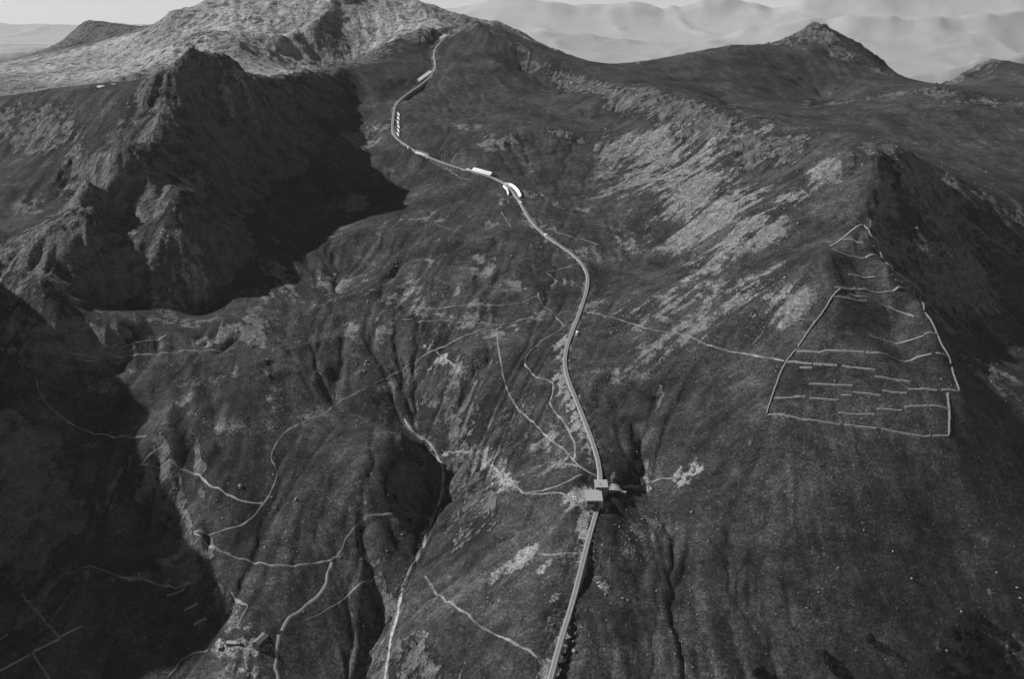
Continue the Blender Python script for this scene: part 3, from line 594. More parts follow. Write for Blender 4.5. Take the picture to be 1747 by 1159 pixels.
# ------------------------------------------------------------------ object tools
def path_material():
    t = NT('trodden_gravel'); a = t.noise(26, 3, .6); b = t.noise(3, 3, .7)
    return t.done(t.math('MULTIPLY', t.math('MULTIPLY_ADD', t.ramp(a, .32, .68), .17, .085), t.math('MULTIPLY_ADD', b, 1.2, .4)))
M['path'] = path_material()
M['road'] = plain('pale_gravel_road', .20, .34, 4)
M['ballast'] = plain('railway_ballast', .20, .36, 4.5)
M['drystone'] = plain('dry_stone', .09, .34, 1.8, .95, .5)
M['masonry'] = plain('masonry', .17, .29, 1.5, .95, .2)
M['steel'] = plain('rusted_rail', .05, .09, 1.0, .6)
M['white'] = plain('fresh_concrete', .62, .78, 4)
M['sheet'] = plain('sheet_metal_roof', .28, .35, 6, .75)
M['plaster'] = plain('weathered_plaster', .14, .19, 3)
M['timber'] = plain('dark_timber', .05, .09, 1.5)
M['dark'] = plain('dark_opening', .008, .014, 2)
M['glass'] = plain('window_glass', .015, .03, 3, .25)
M['streambed'] = plain('stream_gravel', .12, .50, 2.2, .8, .5)
M['boulder'] = plain('boulder_rock', .07, .30, 3.0, .95, .3)
M['needle'] = plain('pine_needles', .010, .026, 1.2)
M['bark'] = plain('bark', .03, .06, .5)
M['snow'] = plain('old_snow', .42, .55, 3)

def mobj(name, V, F, mat, parent=None, label=None, cat=None, group=None, kind=None, smooth=False):
    me = bpy.data.meshes.new(name); me.from_pydata([tuple(map(float, v)) for v in V], [], F); me.update()
    me.materials.append(mat)
    if smooth: me.polygons.foreach_set('use_smooth', np.ones(len(F), bool))
    o = bpy.data.objects.new(name, me); C.objects.link(o); o.parent = parent
    tag(o, label, cat, group, kind); return o
def tag(o, label=None, cat=None, group=None, kind=None):
    for k, v in (('label', label), ('category', cat), ('group', group), ('kind', kind)):
        if v: o[k] = v
def thing(name, loc, label, cat, group=None, rz=0.0):
    o = bpy.data.objects.new(name, None); C.objects.link(o); o.location = loc; o.rotation_euler = (0, 0, rz); o.empty_display_size = 2
    tag(o, label, cat, group); return o
class MB:                                    # collects boxes and prisms of ONE part
    def __init__(s): s.V = []; s.F = []
    def box(s, x0, y0, z0, x1, y1, z1):
        b = len(s.V); s.V += [(x0, y0, z0), (x1, y0, z0), (x1, y1, z0), (x0, y1, z0), (x0, y0, z1), (x1, y0, z1), (x1, y1, z1), (x0, y1, z1)]
        s.F += [tuple(b + k for k in f) for f in ((0, 3, 2, 1), (4, 5, 6, 7), (0, 1, 5, 4), (1, 2, 6, 5), (2, 3, 7, 6), (3, 0, 4, 7))]; return s
    def hexa(s, P):                          # eight corners, bottom ring then top ring
        b = len(s.V); s.V += [tuple(p) for p in P]
        s.F += [tuple(b + k for k in f) for f in ((0, 3, 2, 1), (4, 5, 6, 7), (0, 1, 5, 4), (1, 2, 6, 5), (2, 3, 7, 6), (3, 0, 4, 7))]; return s
    def strip(s, rows, closed=False):        # rows of equal length, skinned
        b = len(s.V); n = len(rows[0]); s.V += [tuple(p) for r in rows for p in r]
        for i in range(len(rows) - 1):
            for k in range(n if closed else n - 1):
                k2 = (k + 1) % n; s.F.append((b + i * n + k, b + i * n + k2, b + (i + 1) * n + k2, b + (i + 1) * n + k))
        if closed: s.F.append(tuple(b + k for k in range(n))[::-1]); s.F.append(tuple(b + (len(rows) - 1) * n + k for k in range(n)))
        return s
    def build(s, name, mat, parent=None, **k): return mobj(name, s.V, s.F, mat, parent, **k)
def normals2(P):
    d = np.gradient(P[:, :2], axis=0); d /= np.linalg.norm(d, axis=1)[:, None] + 1e-9
    return np.c_[d[:, 1], -d[:, 0]], d       # right-hand side, along

# ------------------------------------------------------------------ paths, tracks, the stream
def follow(px, step):                        # pixels of a line in the photo -> a line on the ground
    P = chaikin(np.array(hits(px)), 2)
    keep = [0]
    for i in range(1, len(P)):
        if math.dist(P[i, :2], P[keep[-1], :2]) < 160: keep.append(i)
    P = resample(P[keep], step); P[:, :2] = smooth(P, 2)[:, :2]; return P
def ribbon(name, px, w, mat, lift=0.3, wob=0.25, step=2.2, kind='structure'):
    P = follow(px, step)
    if len(P) < 3: return
    n, _ = normals2(P); sd = random.random() * 100
    ww = w * (1 + wob * fbm(np.arange(len(P)) * step + sd, np.zeros(len(P)), 9, 2, 5))
    P[:, :2] += n * (0.4 * w * fbm(np.arange(len(P)) * step + sd, np.ones(len(P)), 14, 2, 6))[:, None]
    rows = []
    for i in range(len(P)):
        r = []
        for k in (-.5, -.17, .17, .5):
            x, y = P[i, :2] + n[i] * k * ww[i]; r.append((x, y, 0))
        rows.append(r)
    A = np.array(rows); A[:, :, 2] = ground_arr(A[:, :, 0], A[:, :, 1]) + lift; A[:, (0, 3), 2] -= lift * 0.8
    return MB().strip(A.tolist()).build(name, mat, kind=kind)
PATHS = [[(850, 555), (800, 572), (740, 597), (690, 627), (640, 655), (590, 680), (570, 692), (555, 708), (510, 725), (487, 737), (470, 760), (460, 785), (472, 800), (473, 812), (465, 840), (448, 862), (435, 880), (418, 897), (380, 907), (330, 910)],
    [(330, 911), (360, 935), (390, 950), (450, 963), (490, 968), (530, 962), (565, 958)], [(565, 958), (585, 940), (590, 920), (600, 910), (615, 888), (625, 883), (670, 878)],
    [(240, 794), (275, 797), (310, 800), (345, 815), (355, 830), (385, 843), (410, 855), (430, 860), (448, 860)], [(241, 793), (252, 780), (268, 768), (280, 762)],
    [(850, 555), (800, 550), (735, 547), (685, 545)], [(850, 555), (900, 545), (950, 535), (985, 530)], [(1000, 532), (1040, 540), (1090, 557), (1130, 567), (1170, 570), (1200, 588), (1250, 600), (1310, 612), (1338, 616)],
    [(847, 560), (850, 600), (858, 640), (863, 660), (880, 695), (895, 710), (920, 730), (945, 755), (970, 775), (985, 795), (1000, 805), (1018, 812)],
    [(918, 500), (920, 515), (945, 535), (962, 555)], [(962, 556), (955, 565), (925, 580), (900, 603), (893, 620), (905, 635), (920, 645), (945, 652), (942, 675), (935, 690), (955, 712), (965, 725), (975, 745), (982, 762), (980, 785)],
    [(916, 505), (890, 518), (850, 522), (790, 520), (715, 528), (690, 540)], [(890, 843), (930, 838), (960, 828), (993, 811)], [(753, 768), (790, 770), (830, 785), (860, 812), (885, 838), (900, 845), (955, 840), (968, 848), (985, 862)],
    [(945, 394), (980, 408), (1020, 418)], [(1020, 418), (990, 425), (960, 430)], [(980, 452), (930, 464)], [(930, 465), (955, 480), (938, 488)], [(120, 600), (180, 595), (240, 583), (285, 573)], [(130, 613), (200, 610), (260, 605), (320, 598), (370, 600), (400, 593)],
    [(60, 645), (70, 680), (110, 720), (160, 742), (250, 744)], [(102, 985), (200, 993), (260, 990), (340, 985)], [(725, 985), (740, 1010), (780, 1040), (800, 1050), (825, 1075), (860, 1090), (890, 1105), (925, 1135)], [(1062, 833), (1090, 828), (1110, 821), (1155, 818)],
    [(985, 945), (950, 948), (918, 947)], [(855, 362), (872, 388)], [(395, 1010), (412, 1033), (428, 1034), (415, 1045), (405, 1070)], [(355, 1110), (325, 1116), (302, 1130), (305, 1140), (285, 1158)], [(640, 985), (600, 1010), (560, 1040), (520, 1060)],
    [(745, 600), (765, 620), (800, 640)], [(1560, 540), (1530, 527), (1490, 508), (1450, 503)], [(690, 725), (700, 735), (722, 752)], [(370, 1106), (420, 1110), (460, 1112)], [(930, 800), (960, 790), (985, 797)], [(770, 277), (775, 268), (780, 262)], [(765, 290), (775, 300), (800, 307)]]
for p in PATHS: ribbon('footpath', p, 2.2, M['path'], wob=.55)
ribbon('gravel_road', [(565, 960), (558, 978), (555, 1000), (535, 1025), (510, 1045), (490, 1060), (482, 1078)], 3.6, M['road'], .35, .12)
ribbon('gravel_road', [(474, 1085), (474, 1105), (472, 1128), (465, 1140), (476, 1156), (470, 1170)], 3.6, M['road'], .35, .12)
ribbon('stream', [(690, 715), (700, 733), (722, 748), (745, 775), (757, 800), (757, 830), (748, 860), (735, 890), (725, 925), (705, 965), (688, 1000), (680, 1040), (668, 1085), (664, 1120), (655, 1165)], 3.0, M['streambed'], .4, 1.1)

# ------------------------------------------------------------------ railway line
line_obj = thing('railway_line', tuple(trk[int(np.argmin(np.abs(trk_v - 640)))]), 'single track railway on a pale raised bed climbing from the viaduct to the pass', 'railway')
lo = np.array(line_obj.location)
tr = resample(trk, 5.0); tr[:, :2] = smooth(tr, 2)[:, :2]; nn, dd = normals2(tr)
bk = np.interp(np.linspace(0, 1, len(tr)), np.linspace(0, 1, len(trk)), bank); via = np.interp(np.linspace(0, 1, len(tr)), np.linspace(0, 1, len(trk)), (via1 | via2 | via3).astype(float)) > .5
st_lo, st_hi = np.argmin(np.abs(np.array([px_of(p)[1] for p in tr]) - 857)), np.argmin(np.abs(np.array([px_of(p)[1] for p in tr]) - 826))
rows = []
for i in range(len(tr)):
    dep = 1.0 if via[i] else -bk[i] + 2.5; z = tr[i, 2]; q = lambda o, h: (tr[i, 0] + nn[i, 0] * o - lo[0], tr[i, 1] + nn[i, 1] * o - lo[1], z + h - lo[2])
    rows.append([q(-2.9 - dep * .12, -dep), q(-2.6, .35), q(-2.0, .5), q(2.0, .5), q(2.6, .35), q(2.9 + dep * .12, -dep)])
MB().strip(rows, True).build('trackbed', M['ballast'], line_obj)
for g in (-.62, .62):
    rows = []
    for i in range(len(tr)):
        z = tr[i, 2] + .5; q = lambda o, h: (tr[i, 0] + nn[i, 0] * (g + o) - lo[0], tr[i, 1] + nn[i, 1] * (g + o) - lo[1], z + h - lo[2])
        rows.append([q(-.09, 0), q(-.09, .2), q(.09, .2), q(.09, 0)])
    MB().strip(rows, True).build('rail', M['steel'], line_obj)

def viaduct(mask, label, bay, pier_w=1.5, blind=False):
    idx = np.where(mask)[0]; P = resample(trk[idx[0]:idx[-1] + 1], bay); P = P[:]
    o = thing('viaduct', (P[0, 0], P[0, 1], ground(P[0, 0], P[0, 1])), label, 'viaduct'); b0 = np.array(o.location)
    n, d = normals2(P); W = 2.3
    rows = [[P[i] + np.r_[n[i] * s_ * (W + .25), h] - b0 for s_, h in ((-1, -1.25), (-1, -.55), (1, -.55), (1, -1.25))] for i in range(len(P))]
    MB().strip(rows, True).build('deck', M['masonry'], o)
    gz = ground_arr(P[:, 0], P[:, 1])
    for i in range(len(P)):
        h0 = gz[i] - 2 - b0[2]; h1 = P[i, 2] - 1.25 - b0[2]
        if h1 - h0 < 2.6: continue
        c = P[i, :2] - b0[:2]; bat = .035 * (h1 - h0); ring = lambda e, z: [(*(c + d[i] * a * (pier_w / 2 + e) + n[i] * b * (W + e)), z) for a, b in ((-1, -1), (1, -1), (1, 1), (-1, 1))]
        MB().hexa(ring(bat, h0) + ring(0, h1)).build('pier', M['masonry'], o)
    if blind:                                                   # arches closed at the hillside: deep niches
        rows = [[P[i] + np.r_[n[i] * f, 0] + (0, 0, h) - b0 for f, h in ((W - .9, gz[i] - P[i, 2] - 2), (W - .9, -1.26), (W - .3, -1.26), (W - .3, gz[i] - P[i, 2] - 2))] for i in range(len(P))]
        MB().strip(rows, True).build('back_wall', M['masonry'], o)
    for i in range(len(P) - 1):                                  # one masonry arch for each bay
        a, b = P[i], P[i + 1]; L = np.linalg.norm((b - a)[:2]); u = (b - a) / L; r = (L - pier_w) / 2; nb = (n[i] + n[i + 1]) / 2; mb = MB(); arc = []
        rise = min(r, max(1.2, min(a[2] - gz[i], b[2] - gz[i + 1]) - 3))
        for k in range(9):
            t = math.pi * k / 8; s_ = L / 2 - r * math.cos(t); arc.append((s_, -1.9 - rise + rise * math.sin(t)))
        for side in (-1, 1):
            rw = []
            for s_, h in arc:
                p = a + u * s_; q = np.r_[p[:2] + nb * side * (W - .06), p[2]]; rw.append([q + (0, 0, h) - b0, q + (0, 0, -1.24) - b0])
            mb.strip(rw)
        mb.strip([[np.r_[(a + u * s_)[:2] + nb * side * (W - .06), (a + u * s_)[2] + h] - b0 for side in (-1, 1)] for s_, h in arc])
        mb.build('arch', M['masonry'], o)
    return o
viaduct(via1, 'stone viaduct on tall piers carrying the railway down out of the picture', 11.0, 2.0)
viaduct(via2, 'low stone viaduct of many small arches between the white snow galleries', 6.0, 1.7, True)
viaduct(via3, 'uppermost stone viaduct climbing the slope just below the pass', 7.0, 2.0, True)

# ------------------------------------------------------------------ white snow walls and galleries beside the line
def runs(rows, p=.055):                       # a dry-stone wall with fallen gaps
    mb = MB(); cur = []; i = 0
    while i < len(rows):
        cur.append(rows[i])
        if len(cur) > 5 and random.random() < p and i < len(rows) - 6: mb.strip(cur, True); cur = []; i += random.choice((0, 1, 1))
        i += 1
    if len(cur) > 1: mb.strip(cur, True)
    return mb
def wall(name, px, h, th, mat, label, cat, group=None, foot=1.5, step=4.0, lean=0.0, taper=False):
    rg = .2 if mat is M['drystone'] else 0.0
    P = resample(np.array([hit(*p) for p in px]), step); P[:, 2] = ground_arr(P[:, 0], P[:, 1]); n, _ = normals2(P); b0 = P[len(P) // 2].copy(); rows = []
    P[:, 2] = smooth(P, 3)[:, 2]
    for i in range(len(P)):
        hh = h * (min(1, .35 + 1.3 * min(i, len(P) - 1 - i) / len(P)) if taper else 1)
        hh *= 1 - rg * random.uniform(-.5, 1.6); sh = rg * random.uniform(-1.2, 1.2); w0 = 1 + rg * random.uniform(-.8, 1.0)
        q = lambda o, z: (P[i, 0] + n[i, 0] * (o * w0 + sh) - b0[0], P[i, 1] + n[i, 1] * (o * w0 + sh) - b0[1], P[i, 2] + z - b0[2])
        rows.append([q(-th / 2, -foot), q(-th / 2 + lean, hh), q(th / 2 + lean, hh), q(th / 2, -foot)])
    o = (runs(rows, .05) if mat is M['drystone'] else MB().strip(rows, True)).build(name, mat, label=label, cat=cat, group=group); o.location = b0; return o
def gallery(name, px, width, h0, h1, mat, label, roofmat=None):
    P = resample(np.array([hit(*p) for p in px]), 4.0); P[:, 2] = ground_arr(P[:, 0], P[:, 1]); P[:, 2] = smooth(P, 6)[:, 2]; n, _ = normals2(P); b0 = P[len(P) // 2].copy()
    o = thing(name, tuple(b0), label, 'gallery'); rw = []; rr = []
    for i in range(len(P)):
        q = lambda f, z: (P[i, 0] + n[i, 0] * f - b0[0], P[i, 1] + n[i, 1] * f - b0[1], P[i, 2] + z - b0[2])
        rw.append([q(0, -3), q(0, h0), q(-width, h1), q(-width, -3)]); rr.append([q(.5, h0 - .05), q(.5, h0 + .3), q(-width - .3, h1 + .4), q(-width - .3, h1 + .05)])
    MB().strip(rw, True).build('wall', mat, o); MB().strip(rr, True).build('roof', roofmat or mat, o); return o
gallery('snow_gallery', [(804, 292.5), (820, 296.5), (836, 301)], 9, 2.0, 7.0, M['white'], 'broad bright white gallery above the line, right of the many-arched viaduct')
gallery('snow_gallery', [(860, 316), (868, 317), (875, 321.5), (881, 328), (886, 338)], 4.2, 1.6, 4.6, M['white'], 'curved white gallery on the right side of the bend in the line')
wall('avalanche_wall', [(858, 319), (864, 324), (867, 334)], 4.0, 1.6, M['white'], 'short curved white wall on the left side of the bend in the line', 'wall', lean=-1.2)
wall('avalanche_wall', [(886, 345), (890, 348)], 3.0, 1.6, M['white'], 'small white stub wall just below the curved white gallery', 'wall')
gallery('snow_gallery', [(708, 262.5), (731, 271)], 4.0, 2.0, 4.2, M['white'], 'white front half of the double gallery at the upper end of the many-arched viaduct')
gallery('snow_gallery', [(709, 257.5), (731, 265.5)], 3.0, 1.6, 3.2, M['plaster'], 'grey rear half of the double gallery at the upper end of the many-arched viaduct')
wall('avalanche_wall', [(796, 289.5), (803, 292)], 2.6, 2.0, M['white'], 'small low white block at the lower end of the many-arched viaduct', 'wall')
gallery('snow_gallery', [(717, 139.5), (722, 135.5), (729, 130.5), (738, 124)], 8, 3.0, 6.0, M['white'], 'long slightly bent white gallery beside the upper line, above the uppermost viaduct')
gallery('snow_gallery', [(754, 67.5), (763, 61.5)], 8, 3.0, 6.5, M['white'], 'short white gallery on the line just below the pass')
for i in range(6):
    v = 197 + 6.9 * i; u = 680.4 - 0.5 * (i % 3)
    pos = ['uppermost', 'second', 'third', 'fourth', 'fifth', 'lowest'][i]
    wall('snow_fence_panel', [(u - 1.6, v - 1.6), (u + 1.8, v + 1.4)], 6.0, .6, M['white'], f'{pos} from the top of the six white slanting panels beside the line', 'panel', 'white snow panels in a row', 1.0, 2.0, .9)

# ------------------------------------------------------------------ stone avalanche terraces on the right-hand slope
def T(L): return [(1290 + a / 2.973, 370 + b / 2.973) for a, b in L]
def terrace(px, label, dep=3.0, group='stone avalanche terraces on the fenced slope'):
    P = resample(np.array(hits(px)), 2.6); n, _ = normals2(P); b0 = P[len(P) // 2].copy(); rows = []; sd = random.random() * 99
    e = 4.0; gx = ground_arr(P[:, 0] + e, P[:, 1]) - ground_arr(P[:, 0] - e, P[:, 1]); gy = ground_arr(P[:, 0], P[:, 1] + e) - ground_arr(P[:, 0], P[:, 1] - e)
    for i in range(len(P)):
        g = np.array((gx[i], gy[i])); side = -1 if g @ n[i] > 0 else 1; m = n[i] * side      # m points downhill
        w = dep * (1 + .35 * fbm(np.array([i * 2.6 + sd]), np.array([0.]), 7, 2, 3)[0]); zt = ground(*(P[i, :2])) + .25 + .5 * fbm(np.array([i * 2.6 + sd]), np.array([3.]), 9, 2, 4)[0]
        q = lambda o, z: (*(P[i, :2] + m * o - b0[:2]), z - b0[2])
        zf = ground(*(P[i, :2] + m * w))
        while zt - zf > 2.0 and w > .9: w *= .8; zf = ground(*(P[i, :2] + m * w))
        rows.append([q(-.7, zt - 2.5), q(-.6, zt), q(w, zt + random.uniform(-.25, .1)), q(w + .3, min(zf, zt) - 1.5)])
    o = runs(rows).build('stone_terrace', M['drystone'], label=label, cat='stone wall', group=group); o.location = b0; return o
TERR = [([(385, 165), (470, 195), (550, 208)], 'highest long terrace of stone near the tip of the walled slope'), ([(552, 208), (640, 210)], 'short stone terrace touching the right boundary wall near the tip'), ([(440, 112), (545, 127)], 'thin topmost stone terrace inside the tip of the walled slope'),
    ([(465, 290), (600, 300)], 'broken stone terrace a little below the tip of the walled slope'), ([(700, 316), (760, 320)], 'very short stone terrace against the right boundary, upper part'), ([(400, 355), (560, 365)], 'stone terrace starting where the left boundary wall begins'),
    ([(562, 367), (690, 377), (800, 390)], 'rubbly stone terrace reaching the right boundary, upper part'), ([(390, 405), (560, 428)], 'dark-fronted stone terrace at the top corner of the left boundary'), ([(575, 598), (850, 602)], 'long thin terrace in the middle of the walled slope, right half'),
    ([(852, 592), (912, 592)], 'short terrace stub at the middle of the right boundary wall'), ([(205, 680), (320, 685), (370, 677), (600, 690), (820, 708)], 'longest stone terrace spanning the middle of the walled slope'), ([(824, 709), (968, 711)], 'right-hand end piece continuing the longest stone terrace'),
    ([(155, 735), (285, 745)], 'thin terrace at the left boundary, just below the longest terrace'), ([(290, 742), (450, 757), (605, 777)], 'broad pale terrace left of centre below the longest terrace'), ([(222, 763), (284, 765)], 'tiny terrace beneath the thin one at the left boundary'),
    ([(270, 847), (490, 857)], 'straight terrace standing alone in the left half, lower part'), ([(600, 807), (780, 837)], 'slanting terrace standing alone right of centre'), ([(92, 919), (185, 916)], 'thin terrace at the lower left boundary'), ([(190, 912), (415, 930)], 'broad pale terrace in the lower left of the walled slope'),
    ([(495, 887), (630, 904)], 'short broad terrace in the middle of the lower slope'), ([(640, 882), (765, 892)], 'short broad terrace right of the middle of the lower slope'), ([(772, 874), (900, 877), (1022, 882)], 'long terrace running out to the lower end of the right boundary'),
    ([(430, 902), (485, 905)], 'tiny terrace between the broad ones of the lower slope'), ([(415, 992), (600, 1004)], 'rubble-topped terrace in the lowest row, left of centre'), ([(610, 972), (740, 980)], 'rubble-topped terrace in the lowest row, right of centre'), ([(750, 964), (978, 972)], 'rubble-topped terrace at the right end of the lowest row'),
    ([(60, 1003), (250, 1028), (500, 1062), (700, 1087), (850, 1112), (975, 1112)], 'long bottom wall closing the foot of the walled slope')]
for px, lab in TERR: terrace(T(px), lab, 3.4 if 'bottom wall' in lab or 'broad' in lab else 2.5)
wall('boundary_wall', T([(430, 365), (385, 410), (330, 500), (280, 560), (210, 665), (150, 740), (120, 800), (85, 900), (52, 1000)]), 1.9, 1.5, M['drystone'], 'long left boundary wall of the terraced slope', 'stone wall', step=3)
wall('boundary_wall', T([(545, 42), (580, 100), (615, 125), (635, 205), (700, 280), (770, 320), (825, 370), (850, 480), (885, 525), (910, 580), (940, 650), (975, 710), (1000, 800), (1030, 885)]), 1.7, 1.7, M['drystone'], 'long winding right boundary wall of the terraced slope along the shadow edge', 'stone wall', step=3)
wall('boundary_wall', T([(970, 900), (980, 1000), (976, 1110)]), 1.5, 2.2, M['drystone'], 'short boundary wall at the lower right corner of the terraced slope', 'stone wall', step=3)
wall('boundary_wall', T([(540, 42), (440, 108), (375, 150)]), 1.2, 2.4, M['drystone'], 'rubble wall slanting down left from the tip of the terraced slope', 'stone wall', step=3)
# walls in the shaded corner at lower left
for px, lab in [([(38, 1014), (70, 1052), (103, 1090)], 'straight wall running down to the bright corner in the shaded lower left'), ([(103, 1091), (85, 1100), (58, 1112)], 'wall turning left from the corner in the shaded lower left'),
                ([(0, 1147), (25, 1133), (52, 1119)], 'pale wall meeting the left edge near the bottom corner'), ([(56, 1115), (70, 1137), (84, 1160)], 'wall going down to the bottom edge in the lower left corner'), ([(104, 1088), (122, 1078), (140, 1070)], 'short pale wall right of the corner in the shaded lower left'),
                ([(0, 1093), (14, 1085)], 'short wall end at the left edge, lower left')]:
    wall('stone_wall', px, 2.0, 2.0, M['drystone'], lab, 'stone wall', 'walls in the shaded lower left', step=3)
for px, lab in [([(285, 1015), (314, 1005)], 'uppermost of three short terraces in the shade at lower left'), ([(314, 1041), (338, 1029)], 'middle of three short terraces in the shade at lower left'), ([(330, 1066), (352, 1054)], 'lowest of three short terraces in the shade at lower left')]:
    terrace(px, lab, 3.0, 'short terraces in the shade')

# ------------------------------------------------------------------ middle station
def station():
    zb = zst - 1.0; x0, y0, _ = PZ(1000.5, 863.5, zb); x1 = PZ(1027, 863.5, zb)[0]; W = x1 - x0; D = 23.0
    o = thing('station_building', (x0, y0, zb), 'middle station with broad pale roof straddling the railway', 'station')
    tx = float(np.interp(y0, trk[:, 1], trk[:, 0])) - x0                      # where the track leaves the front
    H, HB = 6.4, 7.8
    pw = 2.6; a, b = tx - pw, tx + pw
    wl_ = MB()                                                              # walls around a portal
    wl_.box(0, 0, -2, a, .6, H); wl_.box(b, 0, -2, W, .6, H); wl_.box(a, 0, 4.6, b, .6, H)
    wl_.box(0, .6, -2, .6, D, H); wl_.box(W - .6, .6, -2, W, D, H); wl_.box(.6, D - .6, -2, W - .6, D, H)
    wo = wl_.build('wall', M['plaster'], o)
    e = .9
    MB().hexa([(-e, -e, H), (W + e, -e, H), (W + e, D, HB), (-e, D, HB), (-e, -e, H + .35), (W + e, -e, H + .35), (W + e, D, HB + .35), (-e, D, HB + .35)]).build('roof', M['sheet'], o)
    MB().box(a - .5, -.45, -2, a, .1, 5.0).box(b, -.45, -2, b + .5, .1, 5.0).box(a - .5, -.45, 4.6, b + .5, -.002, 5.2).build('portal_frame', M['masonry'], o)
    for k in range(4):
        cx = 1.6 + k * (a - 2.4) / 3.6
        f = MB().box(cx, -.06, 2.0, cx + 1.9, .02, 4.6).build('window', M['timber'], o)
        for s_ in (0, 1): MB().box(cx + .12 + s_ * .88, -.10, 2.12, cx + .9 + s_ * .88, -.062, 4.48).build('pane', M['glass'], f)
    MB().box(W - 1.6, -2.4, -2, W + .7, -.46, 6.0).build('buttress', M['plaster'], o)
    # upper block behind, a storey higher
    ux0 = PZ(1015.5, 845, zb)[0] - x0; UW = 13.5; UD = 15.5; y2 = D + .05; UH, UB = 11.4, 12.4
    MB().box(ux0, y2, -2, ux0 + UW, y2 + UD, UH).build('upper_block', M['plaster'], o)
    MB().hexa([(ux0 - .8, y2 - 1.3, UH + .01), (ux0 + UW + .8, y2 - 1.3, UH + .01), (ux0 + UW + .8, y2 + UD + .6, UB), (ux0 - .8, y2 + UD + .6, UB),
               (ux0 - .8, y2 - 1.3, UH + .4), (ux0 + UW + .8, y2 - 1.3, UH + .4), (ux0 + UW + .8, y2 + UD + .6, UB + .4), (ux0 - .8, y2 + UD + .6, UB + .4)]).build('upper_roof', M['sheet'], o)
    MB().box(ux0 + 5, y2 + 5, UH, ux0 + 5.9, y2 + 5.9, UB + 1.6).build('chimney', M['masonry'], o)
    for k in range(5):
        cx = ux0 + 1.0 + k * 2.45
        f = MB().box(cx, y2 - .06, 8.8, cx + 1.5, y2 + .02, 10.9).build('window', M['timber'], o); MB().box(cx + .12, y2 - .1, 8.92, cx + 1.38, y2 - .062, 10.78).build('pane', M['glass'], f)
station()

def hut(u, v, w, d, h, rz, label, roof, wallm, cat='hut', pitch=.45, group=None, name='hut'):
    x, y, z = hit(u, v); o = thing(name, (x, y, z), label, cat, group, rz)
    MB().box(-w / 2, -d / 2, -1.6, w / 2, d / 2, h).build('wall', wallm, o)
    rr = pitch * w / 2; e = .45; mb = MB()
    for s_ in (-1, 1):
        mb.hexa([(0, -d / 2 - e, h + rr), (s_ * (w / 2 + e), -d / 2 - e, h - e * pitch + .02), (s_ * (w / 2 + e), d / 2 + e, h - e * pitch + .02), (0, d / 2 + e, h + rr),
                 (0, -d / 2 - e, h + rr + .3), (s_ * (w / 2 + e), -d / 2 - e, h - e * pitch + .3), (s_ * (w / 2 + e), d / 2 + e, h - e * pitch + .3), (0, d / 2 + e, h + rr + .3)])
    mb.build('roof', roof, o)
    mobj('gable', [(-w / 2, -d / 2 + .01, h), (w / 2, -d / 2 + .01, h), (0, -d / 2 + .01, h + rr), (-w / 2, d / 2 - .01, h), (w / 2, d / 2 - .01, h), (0, d / 2 - .01, h + rr)], [(0, 1, 2), (3, 5, 4), (0, 2, 5, 3), (2, 1, 4, 5)], wallm, o)
    if w > 4:
        MB().box(-.6, -d / 2 - .06, -1, .6, -d / 2 + .02, 2.0).build('door', M['timber'], o)
        for s_ in (-1, 1): MB().box(s_ * w * .32 - .5, -d / 2 - .05, 1.0, s_ * w * .32 + .5, -d / 2 + .02, 2.1).build('window', M['glass'], o)
    return o
hut(1047, 820, 5.5, 7.5, 4.2, .2, 'small dark shed right behind the middle station', M['timber'], M['timber'], 'shed')
hut(1064, 842, 2.6, 5.0, 1.8, 1.35, 'small white hut at the end of the ramp right of the station', M['sheet'], M['plaster'])
hut(445, 1100, 8.5, 17, 6.0, -.42, 'long farm house with pale roof beside the gravel road at lower left', M['plaster'], M['timber'], 'house')
hut(396, 1101, 4.5, 11, 2.6, 1.45, 'low shed with pale end on the farm terrace left of the long house', M['sheet'], M['timber'], 'shed')
hut(407, 1101.5, 3.2, 3.6, 2.2, 1.4, 'tiny hut next to the low farm shed', M['plaster'], M['timber'])
hut(376, 1107, 5, 6, 2.0, .3, 'roofed stone pen at the left end of the farm terrace', M['masonry'], M['masonry'], 'pen')
hut(410, 832, 3.5, 4.5, 2.0, .5, 'lone pale hut on the meadow below the switchback path', M['plaster'], M['plaster'])
hut(931, 403, 3.5, 5.0, 2.6, .8, 'tiny white lineside hut above the big bend of the railway', M['white'], M['white'])
hut(985, 570, 3.0, 4.5, 2.4, .1, 'tiny white lineside hut below the big bend of the railway', M['white'], M['white'])
hut(697, 254, 4.0, 4.0, 3.4, .3, 'tiny white hut at the upper end of the gallery', M['white'], M['white'])
hut(737, 82, 5.0, 9.0, 3.4, 1.4, 'small pale hut left of the line below the pass', M['plaster'], M['plaster'])
hut(780, 57, 8.0, 22.0, 7.0, 1.5, 'white top station on the pass', M['sheet'], M['white'], 'station', .25, None, 'top_station')
hut(770, 57, 5.0, 13.0, 3.0, 1.55, 'low grey annex left of the white top station', M['plaster'], M['plaster'], 'annex', .2)
for i, (u, v) in enumerate([(978.5, 850.5), (982, 850), (979, 854), (983, 854)]):
    x, y, z = hit(u, v); mb = MB(); mb.hexa([(-1, -1.2, -.6), (1, -1.2, -.6), (1, 1.2, -.6), (-1, 1.2, -.6), (-.7, -.9, 1.3), (.75, -.8, 1.2), (.7, .9, 1.4), (-.75, .8, 1.25)])
    w_ = ['upper left', 'upper right', 'lower left', 'lower right'][i]
    o = mb.build('sack_pile', M['white'], label=f'{w_} of four small white piles left of the station', cat='pile', group='white piles by the station'); o.location = (x, y, z)
